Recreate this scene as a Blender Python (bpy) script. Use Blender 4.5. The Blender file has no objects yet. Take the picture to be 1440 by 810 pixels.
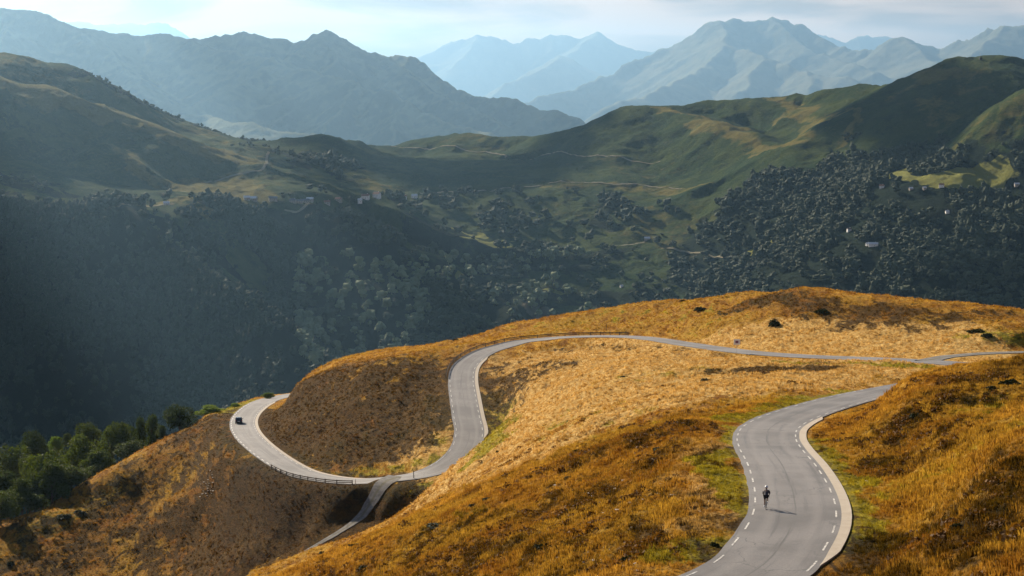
import bpy, bmesh, math, random
import numpy as np
from mathutils import Vector, Matrix

random.seed(7); rng = np.random.default_rng(7)
sc = bpy.context.scene
C = sc.collection
R = math.radians

# ------------------------------------------------------------------ camera, sky, sun, exposure
F = 2600.0                                   # focal length in photo pixels (65 mm on 36 mm)
PITCH = math.atan(275 / F)
cd = bpy.data.cameras.new('camera'); cam = bpy.data.objects.new('camera', cd); C.objects.link(cam)
cd.lens = 65; cd.sensor_width = 36; cd.clip_start = 1; cd.clip_end = 120000
cam.location = (0, 0, 0); cam.rotation_euler = (R(90) - PITCH, 0, 0)
sc.camera = cam

SUN_EL, SUN_AZ = R(25), R(-33)               # azimuth from +Y, negative = to the left
sund = Vector((math.sin(SUN_AZ) * math.cos(SUN_EL), math.cos(SUN_AZ) * math.cos(SUN_EL), math.sin(SUN_EL)))
sl = bpy.data.lights.new('sun', 'SUN'); sun = bpy.data.objects.new('sun', sl); C.objects.link(sun)
sl.energy = 5.0; sl.angle = R(0.5); sl.color = (1, 0.85, 0.66)
sun.rotation_euler = (-sund).to_track_quat('-Z', 'Y').to_euler()

world = bpy.data.worlds.new('World'); sc.world = world; world.use_nodes = True
def build_world():
    nt = world.node_tree; N = nt.nodes; L = nt.links; N.clear()
    out = N.new('ShaderNodeOutputWorld'); bg = N.new('ShaderNodeBackground')
    sky = N.new('ShaderNodeTexSky'); sky.sky_type = 'NISHITA'; sky.sun_disc = False
    sky.sun_elevation = SUN_EL; sky.sun_rotation = SUN_AZ; sky.altitude = 1600
    sky.air_density = 1.0; sky.dust_density = 0.4
    tc = N.new('ShaderNodeTexCoord'); mp = N.new('ShaderNodeMapping'); mp.inputs['Scale'].default_value = (1, 1, 3.2)
    L.new(tc.outputs['Generated'], mp.inputs['Vector'])
    n1 = N.new('ShaderNodeTexNoise'); n1.inputs['Scale'].default_value = 5.5; n1.inputs['Detail'].default_value = 8
    n1.inputs['Roughness'].default_value = 0.6; n1.inputs['Distortion'].default_value = 0.3
    L.new(mp.outputs['Vector'], n1.inputs['Vector'])
    r = N.new('ShaderNodeMapRange'); r.inputs['From Min'].default_value = 0.44; r.inputs['From Max'].default_value = 0.66
    r.inputs['To Max'].default_value = 0.85; L.new(n1.outputs['Fac'], r.inputs['Value'])
    mx = N.new('ShaderNodeMix'); mx.data_type = 'RGBA'
    sz = N.new('ShaderNodeSeparateXYZ'); L.new(tc.outputs['Generated'], sz.inputs[0])
    hz = N.new('ShaderNodeMapRange'); hz.interpolation_type = 'SMOOTHSTEP'; hz.inputs['From Min'].default_value = 0.0; hz.inputs['From Max'].default_value = 0.30; hz.inputs['To Min'].default_value = 1.15; hz.inputs['To Max'].default_value = -0.45
    L.new(sz.outputs['Z'], hz.inputs['Value']); ad = N.new('ShaderNodeMath'); ad.use_clamp = True; L.new(hz.outputs['Result'], ad.inputs[0]); L.new(r.outputs['Result'], ad.inputs[1])
    L.new(ad.outputs[0], mx.inputs['Factor']); L.new(sky.outputs['Color'], mx.inputs['A'])
    cm = N.new('ShaderNodeMix'); cm.data_type = 'RGBA'; n2 = N.new('ShaderNodeTexNoise'); n2.inputs['Scale'].default_value = 9; n2.inputs['Detail'].default_value = 9; n2.inputs['Distortion'].default_value = .5; mp2 = N.new('ShaderNodeMapping'); mp2.inputs['Scale'].default_value = (1, 1, 5)
    L.new(tc.outputs['Generated'], mp2.inputs['Vector']); L.new(mp2.outputs['Vector'], n2.inputs['Vector']); r2 = N.new('ShaderNodeMapRange'); r2.inputs['From Min'].default_value = .42; r2.inputs['From Max'].default_value = .60; L.new(n2.outputs['Fac'], r2.inputs['Value'])
    L.new(r2.outputs['Result'], cm.inputs['Factor']); cm.inputs['A'].default_value = (4.0, 2.7, 1.9, 1); cm.inputs['B'].default_value = (9.0, 5.9, 4.0, 1); L.new(cm.outputs['Result'], mx.inputs['B'])
    L.new(mx.outputs['Result'], bg.inputs['Color']); bg.inputs['Strength'].default_value = 0.05
    L.new(bg.outputs['Background'], out.inputs['Surface'])
build_world()
sc.view_settings.view_transform = 'Standard'; sc.view_settings.look = 'None'
sc.view_settings.exposure = 1.2; sc.view_settings.gamma = 1.0
sc.cycles.use_denoising = True
sc.cycles.max_bounces = 4; sc.cycles.diffuse_bounces = 2; sc.cycles.glossy_bounces = 2
sc.cycles.transmission_bounces = 2; sc.cycles.volume_bounces = 0; sc.cycles.transparent_max_bounces = 6

# ------------------------------------------------------------------ maths helpers
CP, SP = math.cos(PITCH), math.sin(PITCH)
def W(u, v, d):
    """world point on the sight line of photo pixel (u, v) at depth d metres along +Y"""
    a = (u - 720) / F; b = (405 - v) / F
    y = CP + SP * b; z = -SP + CP * b
    return np.array([a * d / y, d, z * d / y])
def project(P):
    P = np.asarray(P, float); f = P[..., 1] * CP - P[..., 2] * SP; up = P[..., 1] * SP + P[..., 2] * CP
    return 720 + F * P[..., 0] / f, 405 - F * up / f

def _h(ix, iy, s):
    n = (ix.astype(np.int64) * 374761393 + iy.astype(np.int64) * 668265263 + s * 974634777) & 0xFFFFFFFF
    n = ((n ^ (n >> 13)) * 1274126177) & 0xFFFFFFFF
    n = ((n ^ (n >> 16)) * 2246822519) & 0xFFFFFFFF
    return ((n >> 8) & 0xFFFF) / 65535.0
def vnoise(x, y, s=0):
    ix = np.floor(x); iy = np.floor(y); fx = x - ix; fy = y - iy
    fx = fx * fx * fx * (fx * (fx * 6 - 15) + 10); fy = fy * fy * fy * (fy * (fy * 6 - 15) + 10)
    a = _h(ix, iy, s); b = _h(ix + 1, iy, s); c = _h(ix, iy + 1, s); d = _h(ix + 1, iy + 1, s)
    return (a + (b - a) * fx) * (1 - fy) + (c + (d - c) * fx) * fy
def fbm(x, y, o=5, s=0, g=0.5):
    t = 0; a = 1; n = 0
    for k in range(o):
        t = t + a * vnoise(x, y, s + k * 17); n += a; a *= g
        x, y = x * 1.62 + y * 1.18 + 3.1, y * 1.62 - x * 1.18 + 7.7
    return t / n
def ridged(x, y, o=5, s=0, g=0.5):
    t = 0; a = 1; n = 0
    for k in range(o):
        t = t + a * (1 - np.abs(2 * vnoise(x, y, s + k * 13) - 1)); n += a; a *= g
        x, y = x * 1.62 + y * 1.18 + 3.1, y * 1.62 - x * 1.18 + 7.7
    return t / n
def sstep(a, b, x):
    t = np.clip((x - a) / (b - a), 0, 1); return t * t * (3 - 2 * t)
def smax(a, b, k):
    m = np.maximum(a, b); return m + k * np.log(np.exp((a - m) / k) + np.exp((b - m) / k))

class Surf:
    """thin-plate height surface through 3-D points, cached on a regular grid"""
    def __init__(s, pts, x0, x1, y0, y1, step, lam=1e-3, unit=100.0):
        P = np.array(pts, float); s.u = unit
        X = P[:, :2] / unit; n = len(P)
        K = s.k(np.linalg.norm(X[:, None] - X[None], axis=2)) + lam * np.eye(n)
        A = np.zeros((n + 3, n + 3)); A[:n, :n] = K; A[:n, n] = 1; A[:n, n + 1:] = X
        A[n, :n] = 1; A[n + 1:, :n] = X.T
        w = np.linalg.solve(A, np.concatenate([P[:, 2], np.zeros(3)]))
        s.X, s.w = X, w; s.x0, s.y0, s.st = x0, y0, step
        gx = np.arange(x0, x1 + step, step); gy = np.arange(y0, y1 + step, step)
        GX, GY = np.meshgrid(gx, gy); s.nx, s.ny = len(gx), len(gy)
        s.Z = s.ev(GX.ravel(), GY.ravel()).reshape(GX.shape); s.GX, s.GY = GX, GY
    @staticmethod
    def k(r): return np.where(r > 1e-9, r * r * np.log(np.maximum(r, 1e-9)), 0)
    def ev(s, x, y):
        x = x / s.u; y = y / s.u; n = len(s.X); o = s.w[n] + s.w[n + 1] * x + s.w[n + 2] * y
        for i in range(n):
            r2 = np.maximum((x - s.X[i, 0]) ** 2 + (y - s.X[i, 1]) ** 2, 1e-12)
            o += s.w[i] * 0.5 * r2 * np.log(r2)
        return o
    def __call__(s, x, y): return gsample(s.Z, s.x0, s.y0, s.st, x, y)
def gsample(Z, x0, y0, st, x, y):
    fx = np.clip((np.asarray(x, float) - x0) / st, 0, Z.shape[1] - 1.001); fy = np.clip((np.asarray(y, float) - y0) / st, 0, Z.shape[0] - 1.001)
    ix = fx.astype(int); iy = fy.astype(int); fx = fx - ix; fy = fy - iy
    return (Z[iy, ix] * (1 - fx) + Z[iy, ix + 1] * fx) * (1 - fy) + (Z[iy + 1, ix] * (1 - fx) + Z[iy + 1, ix + 1] * fx) * fy

def seg_near(px, py, P):
    """nearest point on polyline P (n,3+) : dist, signed side (+ right of travel), arclength, z"""
    best = np.full(px.shape, 1e18); side = np.zeros(px.shape); sa = np.zeros(px.shape); z = np.zeros(px.shape); acc = 0
    for a, b in zip(P[:-1], P[1:]):
        dx, dy = b[0] - a[0], b[1] - a[1]; L2 = dx * dx + dy * dy; L = math.sqrt(L2)
        t = np.clip(((px - a[0]) * dx + (py - a[1]) * dy) / L2, 0, 1)
        ex = px - a[0] - t * dx; ey = py - a[1] - t * dy; d = ex * ex + ey * ey
        m = d < best
        best = np.where(m, d, best); side = np.where(m, np.sign(ex * dy - ey * dx), side)
        sa = np.where(m, acc + t * L, sa); z = np.where(m, a[2] + t * (b[2] - a[2]), z); acc += L
    return np.sqrt(best), side, sa, z

def catmull(P, step=1.0):
    P = np.array(P, float); Q = np.vstack([2 * P[0] - P[1], P, 2 * P[-1] - P[-2]]); out = []
    for i in range(1, len(Q) - 2):
        p0, p1, p2, p3 = Q[i - 1:i + 3]; n = 24
        t = np.linspace(0, 1, n, endpoint=False)[:, None]
        out.append(0.5 * (2 * p1 + (p2 - p0) * t + (2 * p0 - 5 * p1 + 4 * p2 - p3) * t ** 2 + (3 * p1 - p0 - 3 * p2 + p3) * t ** 3))
    out = np.vstack(out + [P[-1:]])
    s = np.concatenate([[0], np.cumsum(np.linalg.norm(np.diff(out[:, :2], axis=0), axis=1))])
    k = np.arange(0, s[-1], step)
    return np.stack([np.interp(k, s, out[:, j]) for j in range(3)], 1)
def gsmooth(a, sig):
    n = int(sig * 3); k = np.exp(-0.5 * (np.arange(-n, n + 1) / sig) ** 2); k /= k.sum()
    ap = np.concatenate([2 * a[0] - a[n:0:-1], a, 2 * a[-1] - a[-2:-n - 2:-1]]); return np.convolve(ap, k, 'valid')

# ------------------------------------------------------------------ object helpers
def mesh_np(name, V, Fq, mat=None, smooth=True, attrs=None, link=True):
    me = bpy.data.meshes.new(name); V = np.asarray(V, np.float32); Fq = np.asarray(Fq, np.int32); k = Fq.shape[1]
    me.vertices.add(len(V)); me.vertices.foreach_set('co', V.ravel())
    me.loops.add(Fq.size); me.loops.foreach_set('vertex_index', Fq.ravel())
    me.polygons.add(len(Fq)); me.polygons.foreach_set('loop_start', np.arange(0, Fq.size, k, dtype=np.int32))
    me.polygons.foreach_set('use_smooth', np.full(len(Fq), smooth))
    for an, A in (attrs or {}).items():
        at = me.attributes.new(an, 'FLOAT_COLOR', 'POINT'); at.data.foreach_set('color', np.asarray(A, np.float32).ravel())
    me.update(calc_edges=True); me.validate()
    if mat: me.materials.append(mat)
    if not link: return me
    o = bpy.data.objects.new(name, me); C.objects.link(o); return o
def grid_faces(nr, nc):
    i = np.arange(nr - 1)[:, None] * nc + np.arange(nc - 1)[None]
    return np.stack([i, i + 1, i + nc + 1, i + nc], -1).reshape(-1, 4)
def tag(o, label=None, cat=None, group=None, kind=None):
    if label: o['label'] = label
    if cat: o['category'] = cat
    if group: o['group'] = group
    if kind: o['kind'] = kind
    return o

def mat(name, col=None, rough=0.9, spec=0.2, metal=0):
    m = bpy.data.materials.new(name); m.use_nodes = True; b = m.node_tree.nodes['Principled BSDF']
    b.inputs['Roughness'].default_value = rough; b.inputs['Specular IOR Level'].default_value = spec; b.inputs['Metallic'].default_value = metal
    if col: b.inputs['Base Color'].default_value = (*col, 1)
    return m, m.node_tree, b
class NB:
    """tiny node-graph helper"""
    def __init__(s, nt): s.nt = nt
    def n(s, t, **kw):
        x = s.nt.nodes.new(t)
        for k, v in kw.items():
            if k in ('attribute_name', 'attribute_type', 'operation', 'blend_type', 'data_type', 'noise_dimensions', 'feature'): setattr(x, k, v)
            else: s.set(x.inputs[k.replace('_', ' ')], v)
        return x
    def set(s, sock, v):
        if isinstance(v, bpy.types.NodeSocket): s.nt.links.new(v, sock)
        elif isinstance(v, tuple) and len(v) == 3 and sock.type == 'RGBA': sock.default_value = (*v, 1)
        else: sock.default_value = v
    def noise(s, scale, detail=4, rough=0.6, vec=None, dist=0):
        x = s.n('ShaderNodeTexNoise', Scale=scale, Detail=detail, Roughness=rough, Distortion=dist)
        if vec is not None: s.set(x.inputs['Vector'], vec)
        return x.outputs['Fac']
    def ramp(s, v, a, b, lo=0.0, hi=1.0):
        x = s.n('ShaderNodeMapRange'); x.interpolation_type = 'SMOOTHSTEP'
        s.set(x.inputs['Value'], v); s.set(x.inputs['From Min'], a); s.set(x.inputs['From Max'], b); s.set(x.inputs['To Min'], lo); s.set(x.inputs['To Max'], hi)
        return x.outputs['Result']
    def mix(s, f, a, b, bt='MIX'):
        x = s.nt.nodes.new('ShaderNodeMix'); x.data_type = 'RGBA'; x.blend_type = bt
        s.set(x.inputs[0], f); s.set(x.inputs[6], a); s.set(x.inputs[7], b); return x.outputs[2]
    def math(s, op, a, b=0.0):
        x = s.nt.nodes.new('ShaderNodeMath'); x.operation = op; s.set(x.inputs[0], a); s.set(x.inputs[1], b); return x.outputs[0]
    def pos(s, scale=(1, 1, 1), rot=(0, 0, 0)):
        g = s.nt.nodes.new('ShaderNodeNewGeometry'); m = s.nt.nodes.new('ShaderNodeMapping')
        s.nt.links.new(g.outputs['Position'], m.inputs['Vector']); m.inputs['Scale'].default_value = scale; m.inputs['Rotation'].default_value = rot
        return m.outputs['Vector']
    def bump(s, h, st, dist, b):
        x = s.n('ShaderNodeBump', Strength=st, Distance=dist); s.set(x.inputs['Height'], h); s.nt.links.new(x.outputs['Normal'], b.inputs['Normal'])

# ------------------------------------------------------------------ the road line
ROAD_UVD = [(700, 960, 84), (900, 875, 94), (1055, 802, 104), (1098, 764, 112), (1117, 722, 121), (1115, 690, 132), (1100, 655, 148), (1083, 630, 163),
    (1078, 613, 175), (1088, 598, 188), (1125, 581, 206), (1200, 559, 238), (1262, 547, 268), (1330, 534, 292), (1377, 521, 314),
    (1360, 513.5, 326), (1327, 510, 335), (1260, 506, 347), (1193, 503.5, 358), (1127, 501, 370), (1060, 496, 385), (1010, 490, 402), (960, 483, 425),
    (933, 478.5, 440), (900, 474.5, 456), (867, 473, 466), (833, 472.5, 473), (800, 473.5, 478), (767, 476.5, 480), (733, 481.5, 480), (707, 487, 476), (683, 494.5, 470),
    (663, 505, 460), (652, 518, 449), (649, 535, 434), (652, 560, 414), (656, 585, 396), (660, 605, 383), (656, 626, 372), (643, 642, 364), (620, 656, 358),
    (590, 667, 355), (555, 674, 355), (520, 677.5, 356.5), (487, 677.5, 360), (450, 673, 368), (420, 665, 377), (395, 651, 389), (375, 637, 401),
    (357, 622, 416), (345, 608, 433), (341, 595, 451), (345, 584, 470), (356, 573, 490), (372, 564, 512), (395, 558, 545), (430, 553, 585), (500, 552, 640)]
road = catmull([W(*p) for p in ROAD_UVD], 1.0)
road[:, 2] = gsmooth(road[:, 2], 10)
HW = 3.2
def frame_of(P):
    T = np.gradient(P[:, :2], axis=0); T /= np.linalg.norm(T, axis=1)[:, None]
    return T, np.stack([T[:, 1], -T[:, 0]], 1)          # right-hand normal
rT, rN = frame_of(road)
ru, rv = project(road)
def road_s(u, v):
    return int(np.argmin((ru - u) ** 2 + (rv - v) ** 2 + np.where(road[:, 1] < 90, 1e6, 0)))

TRACK_UVD = [(563, 674, 356), (549, 686, 353), (537, 699, 350), (522, 714, 347), (497, 735, 343), (470, 752, 340), (430, 775, 336), (395, 792, 333)]
track = catmull([W(*p) for p in TRACK_UVD], 1.0)
def meet(P):
    k = int(np.argmin(((road - P[0]) ** 2).sum(1))); s_ = np.arange(len(P), dtype=float); w = 1 - np.clip((s_ - 4.5) / 9, 0, 1); w = w * w * (3 - 2 * w); P[:, 2] = P[:, 2] * (1 - w) + road[k, 2] * w
meet(track)
FORK_UVD = [(1300, 507, 341), (1345, 500, 350), (1390, 496.5, 356), (1440, 495, 360), (1500, 494, 366), (1600, 490, 378)]
fork = catmull([W(*p) for p in FORK_UVD], 1.0); meet(fork)

# ------------------------------------------------------------------ near hill surface
NEAR = [  # interior field and spur between the two roads
 (1000,700,130),(900,700,142),(800,700,163),(700,700,198),(620,700,262),(900,620,196),(800,620,236),(720,620,303),(850,560,290),(750,560,352),
 (700,570,385),(950,540,288),(850,510,392),(760,515,425),(710,530,428),(1000,640,160),(950,760,118),(800,780,124),(700,760,152),(600,785,158),(500,800,182),(1000,540,262),
 (1050,530,285),(1100,525,308),(1200,519,318),(1300,524,300),(1020,590,190),(900,660,165),(700,640,285),(690,655,300),(640,690,275),(552,745,245),(518,760,222),(450,790,205),(383,826,190),(980,505,375),(1100,545,250),
 # below the crest, hollow with the track
 (400,720,364),(420,700,370),(450,702,361),(380,700,379),(345,680,401),(300,780,376),(350,805,352),(200,750,408),(100,770,404),(0,800,394),(300,700,404),(200,700,426),(340,650,404),(420,790,342),(380,760,356),(480,760,332),(600,690,335),(580,722,290),(540,752,276),(500,778,270),(450,802,262),(400,835,250),(100,710,428),
 # left shoulder edge
 (320,578,478),(290,595,462),(250,614,450),(190,646,440),(130,680,432),(60,718,420),(0,746,410),
 # mound inside the bend
 (500,640,382),(500,600,400),(500,560,421),(500,535,441),(560,600,398),(560,550,424),(600,560,422),(450,570,440),(430,600,422),(420,625,408),(400,590,445),(590,630,378),(386,557,476),(450,536,464),(500,519,457),(560,501,464),(600,490,482),(620,486,500),(560,645,375),
 # hill crest beyond the upper road
 (640,479,520),(700,462,530),(760,449,534),(840,438,530),(950,421,515),(1050,410,490),(1130,406,458),(1250,417,435),(1350,430,415),(1440,437,405),
 (1100,432,442),(1100,468,415),(1200,440,420),(1000,440,470),(900,450,495),(1200,475,395),(1000,465,440),(1300,450,400),(1300,485,370),(1400,470,375),(1440,470,372),(800,462,500),
 # right bank
 (1165,588,188),(1200,560,191),(1250,540,195),(1300,526,199),(1350,517,202),(1400,511,204),(1440,500,208),(1250,650,134),(1350,650,114),(1440,650,103),(1440,560,158),(1350,560,165),(1250,580,168),(1300,600,145),
 (1440,800,74),(1250,800,90),(1190,800,98),(1205,740,113),(1210,700,124),(1190,650,142),(1150,620,165),(1300,720,105),
 # beyond the frame
 (1600,480,190),(1600,640,100),(1600,800,72),(1500,500,215),(-200,800,420),(-200,900,330),(0,900,280),(200,900,240),(400,900,165),(600,900,120),(800,900,95),(1100,900,85),(1300,900,70),(1500,450,400),(1650,450,410)]
pts = [W(*p) for p in NEAR]
for i in range(0, len(road), 12): pts.append(road[i])
for i in range(6, len(track), 12): pts.append(track[i])
for i in range(8, len(fork), 12): pts.append(fork[i])
_tT, _tN = frame_of(track)
for i in range(6, 26, 5):
    for o_ in (-9, -5, 5): pts.append([track[i, 0] + _tN[i, 0] * o_, track[i, 1] + _tN[i, 1] * o_, track[i, 2] - .25])
# ground falls away behind the crest line
CREST = [(-200,800,425),(0,746,410),(130,680,432),(250,614,450),(320,578,478),(640,479,520),(700,462,530),(840,438,530),(950,421,515),(1050,410,490),(1130,406,458),(1250,417,435),(1350,430,415),(1440,437,405),(1650,450,410)]
for u, v, d in CREST:
    q = W(u, v, d); back = q.copy()
    for dd, dz in ((45, 16), (110, 52), (220, 125), (420, 255), (700, 400)):
        a = (u - 720) / F; pts.append([a * (d + dd), d + dd, q[2] - dz])
q = W(390, 560, 485)
for dd, dz in ((70, 14), (150, 42), (260, 110), (470, 250), (720, 390)): pts.append([-0.127 * (485 + dd), 485 + dd, q[2] - dz])
for x in (-500, -250, 0, 300, 600): pts.append([x, 1300, -560])
for x, y, z in ((-40, 40, -26), (0, 30, -21), (40, 30, -18), (0, 0, -19), (-60, 0, -30), (60, 0, -16), (120, 100, -16), (-150, 150, -75), (-220, 300, -110), (-90, 90, -45)): pts.append([x, y, z])
near0 = Surf(pts, -420, 520, -20, 1200, 2.0, lam=2e-4)

TR0 = track[:13].copy(); TRB = track[4:].copy(); FKB = fork[4:].copy()
# coarse road-distance lookup
def near_h(x, y, fine=True):
    x = np.asarray(x, float); y = np.asarray(y, float)
    h = near0(x, y)
    d = np.full(x.shape, 99.0)
    n_lo = (fbm(x / 11, y / 11, 3, 5) - 0.5) * 1.3 + (fbm(x / 30, y / 30, 2, 9) - 0.5) * 1.6
    n_hi = (fbm(x / 1.7, y / 1.7, 3, 21) - 0.5) * 0.55 + (ridged(x / 4.6, y / 4.6, 2, 33) - 0.6) * 0.35 if fine else 0
    att = np.ones(x.shape)
    for P, hw, sh in ((TR0, 5.2, 1.0), (track, 1.3, 1.2), (fork, 1.9, 1.6), (road, HW, 2.6), (TRB, 2.1, 1), (FKB, 1.7, 1)):
        # restrict to candidates
        x0, x1, y0, y1 = P[:, 0].min() - 16, P[:, 0].max() + 16, P[:, 1].min() - 16, P[:, 1].max() + 16
        m = (x > x0) & (x < x1) & (y > y0) & (y < y1)
        if not m.any(): continue
        xs, ys = x[m], y[m]; cand = coarse_d(P, xs, ys) < 18
        idx = np.flatnonzero(m.ravel())[cand]
        if not len(idx): continue
        dd, zz, sd = near_poly(P, x.ravel()[idx], y.ravel()[idx])
        w = 1 - sstep(hw + sh, hw + sh + 8, dd)
        if P is TRB or P is FKB: w = 1 - sstep(hw, hw + 2.6, dd)
        hf = h.ravel(); hr = zz - 0.09 + (0.055 * sstep(hw, hw + 1.1, dd) - 0.035 * np.clip(dd - hw - .5, 0, 8) * np.clip((y.ravel()[idx] - 260) / 50, 0, 1) if P is road else 0.0)
        hf[idx] = hf[idx] * (1 - w) + hr * w; h = hf.reshape(x.shape)
        af = att.ravel(); af[idx] *= sstep(hw + 0.8, hw + 8, dd); att = af.reshape(x.shape)
        df = d.ravel(); df[idx] = np.minimum(df[idx], dd); d = df.reshape(x.shape)
    return h + n_lo * att + n_hi * np.maximum(att, sstep(3.7, 6, d) * .6)
def near_poly(P, x, y):
    bd = np.full(x.shape, 1e9); bz = np.zeros(x.shape); bi = np.zeros(x.shape, int)
    for c in range(0, len(x), 4000):
        D = (x[c:c + 4000, None] - P[None, :, 0]) ** 2 + (y[c:c + 4000, None] - P[None, :, 1]) ** 2
        i = D.argmin(1); bi[c:c + 4000] = i
    T, Nn = frame_of(P)
    ex = x - P[bi, 0]; ey = y - P[bi, 1]; t = ex * T[bi, 0] + ey * T[bi, 1]; sd = ex * Nn[bi, 0] + ey * Nn[bi, 1]
    g = np.gradient(P[:, 2]); return np.sqrt(ex * ex + ey * ey), P[bi, 2] + g[bi] * np.clip(t, -1, 1), sd
_cd = {}
def coarse_d(P, x, y):
    k = id(P)
    if k not in _cd:
        gx = np.arange(-420, 520, 6.0); gy = np.arange(-20, 1200, 6.0); GX, GY = np.meshgrid(gx, gy)
        Q = P[::4]; D = np.full(GX.shape, 1e9)
        for q in Q: D = np.minimum(D, (GX - q[0]) ** 2 + (GY - q[1]) ** 2)
        _cd[k] = np.sqrt(D)
    return gsample(_cd[k], -420, -20, 6.0, x, y)

def march(hf, u, v, d0, d1, n=1500):
    d = np.geomspace(d0, d1, n); a = (u - 720) / F; b = (405 - v) / F; y = CP + SP * b; z = -SP + CP * b
    hx = hf(a * d / y, d); zz = z * d / y; k = np.flatnonzero(zz < hx)
    if not len(k): return None
    k = max(k[0], 1); e0 = zz[k - 1] - hx[k - 1]; e1 = zz[k] - hx[k]; t = e0 / (e0 - e1)
    dd = d[k - 1] + t * (d[k] - d[k - 1]); return np.array([a * dd / y, dd, z * dd / y])

# ------------------------------------------------------------------ land-cover painting (world-space capsules)
def cover(x, y, items, hf, d0, d1, chans, nscale, namp):
    M = np.zeros((len(x), chans), np.float32)
    wx = x + (fbm(x / nscale, y / nscale, 4, 71) - .5) * namp; wy = y + (fbm(x / nscale, y / nscale, 4, 93) - .5) * namp
    for ch, path, rad, soft, strg in items:
        P = []
        for q in path:
            p = march(hf, q[0], q[1], d0, d1)
            if p is not None: P.append(p)
        if not P: continue
        if len(P) == 1: P.append(P[0] + np.array([.1, .1, 0]))
        P = np.array(P)
        m = (x > P[:, 0].min() - rad * 3) & (x < P[:, 0].max() + rad * 3) & (y > P[:, 1].min() - rad * 3) & (y < P[:, 1].max() + rad * 3)
        if not m.any(): continue
        d = seg_near(wx[m], wy[m], P)[0]
        w = strg * (1 - sstep(rad * (1 - soft), rad * (1 + soft), d))
        M[m, ch] = np.maximum(M[m, ch], w) if strg > 0 else M[m, ch] * (1 + w)
    return M

# ------------------------------------------------------------------ near hill mesh
def polar_axes(inner, n_in, outer, n_out):
    a = np.linspace(-inner, inner, n_in); o = np.geomspace(inner, outer, n_out)[1:]
    return np.radians(np.concatenate([-o[::-1], a, o]))
az = polar_axes(17.5, 780, 62, 26)
dn = np.concatenate([np.geomspace(8, 62, 24)[:-1], np.geomspace(62, 620, 740), np.geomspace(620, 1250, 36)[1:]])
AZ, DN = np.meshgrid(az, dn)
NX = (np.tan(AZ) * DN).ravel(); NY = DN.ravel()
inside = (NX > -418) & (NX < 518)
NXc = np.clip(NX, -418, 518)
NZ = near_h(NXc, NY)

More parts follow.
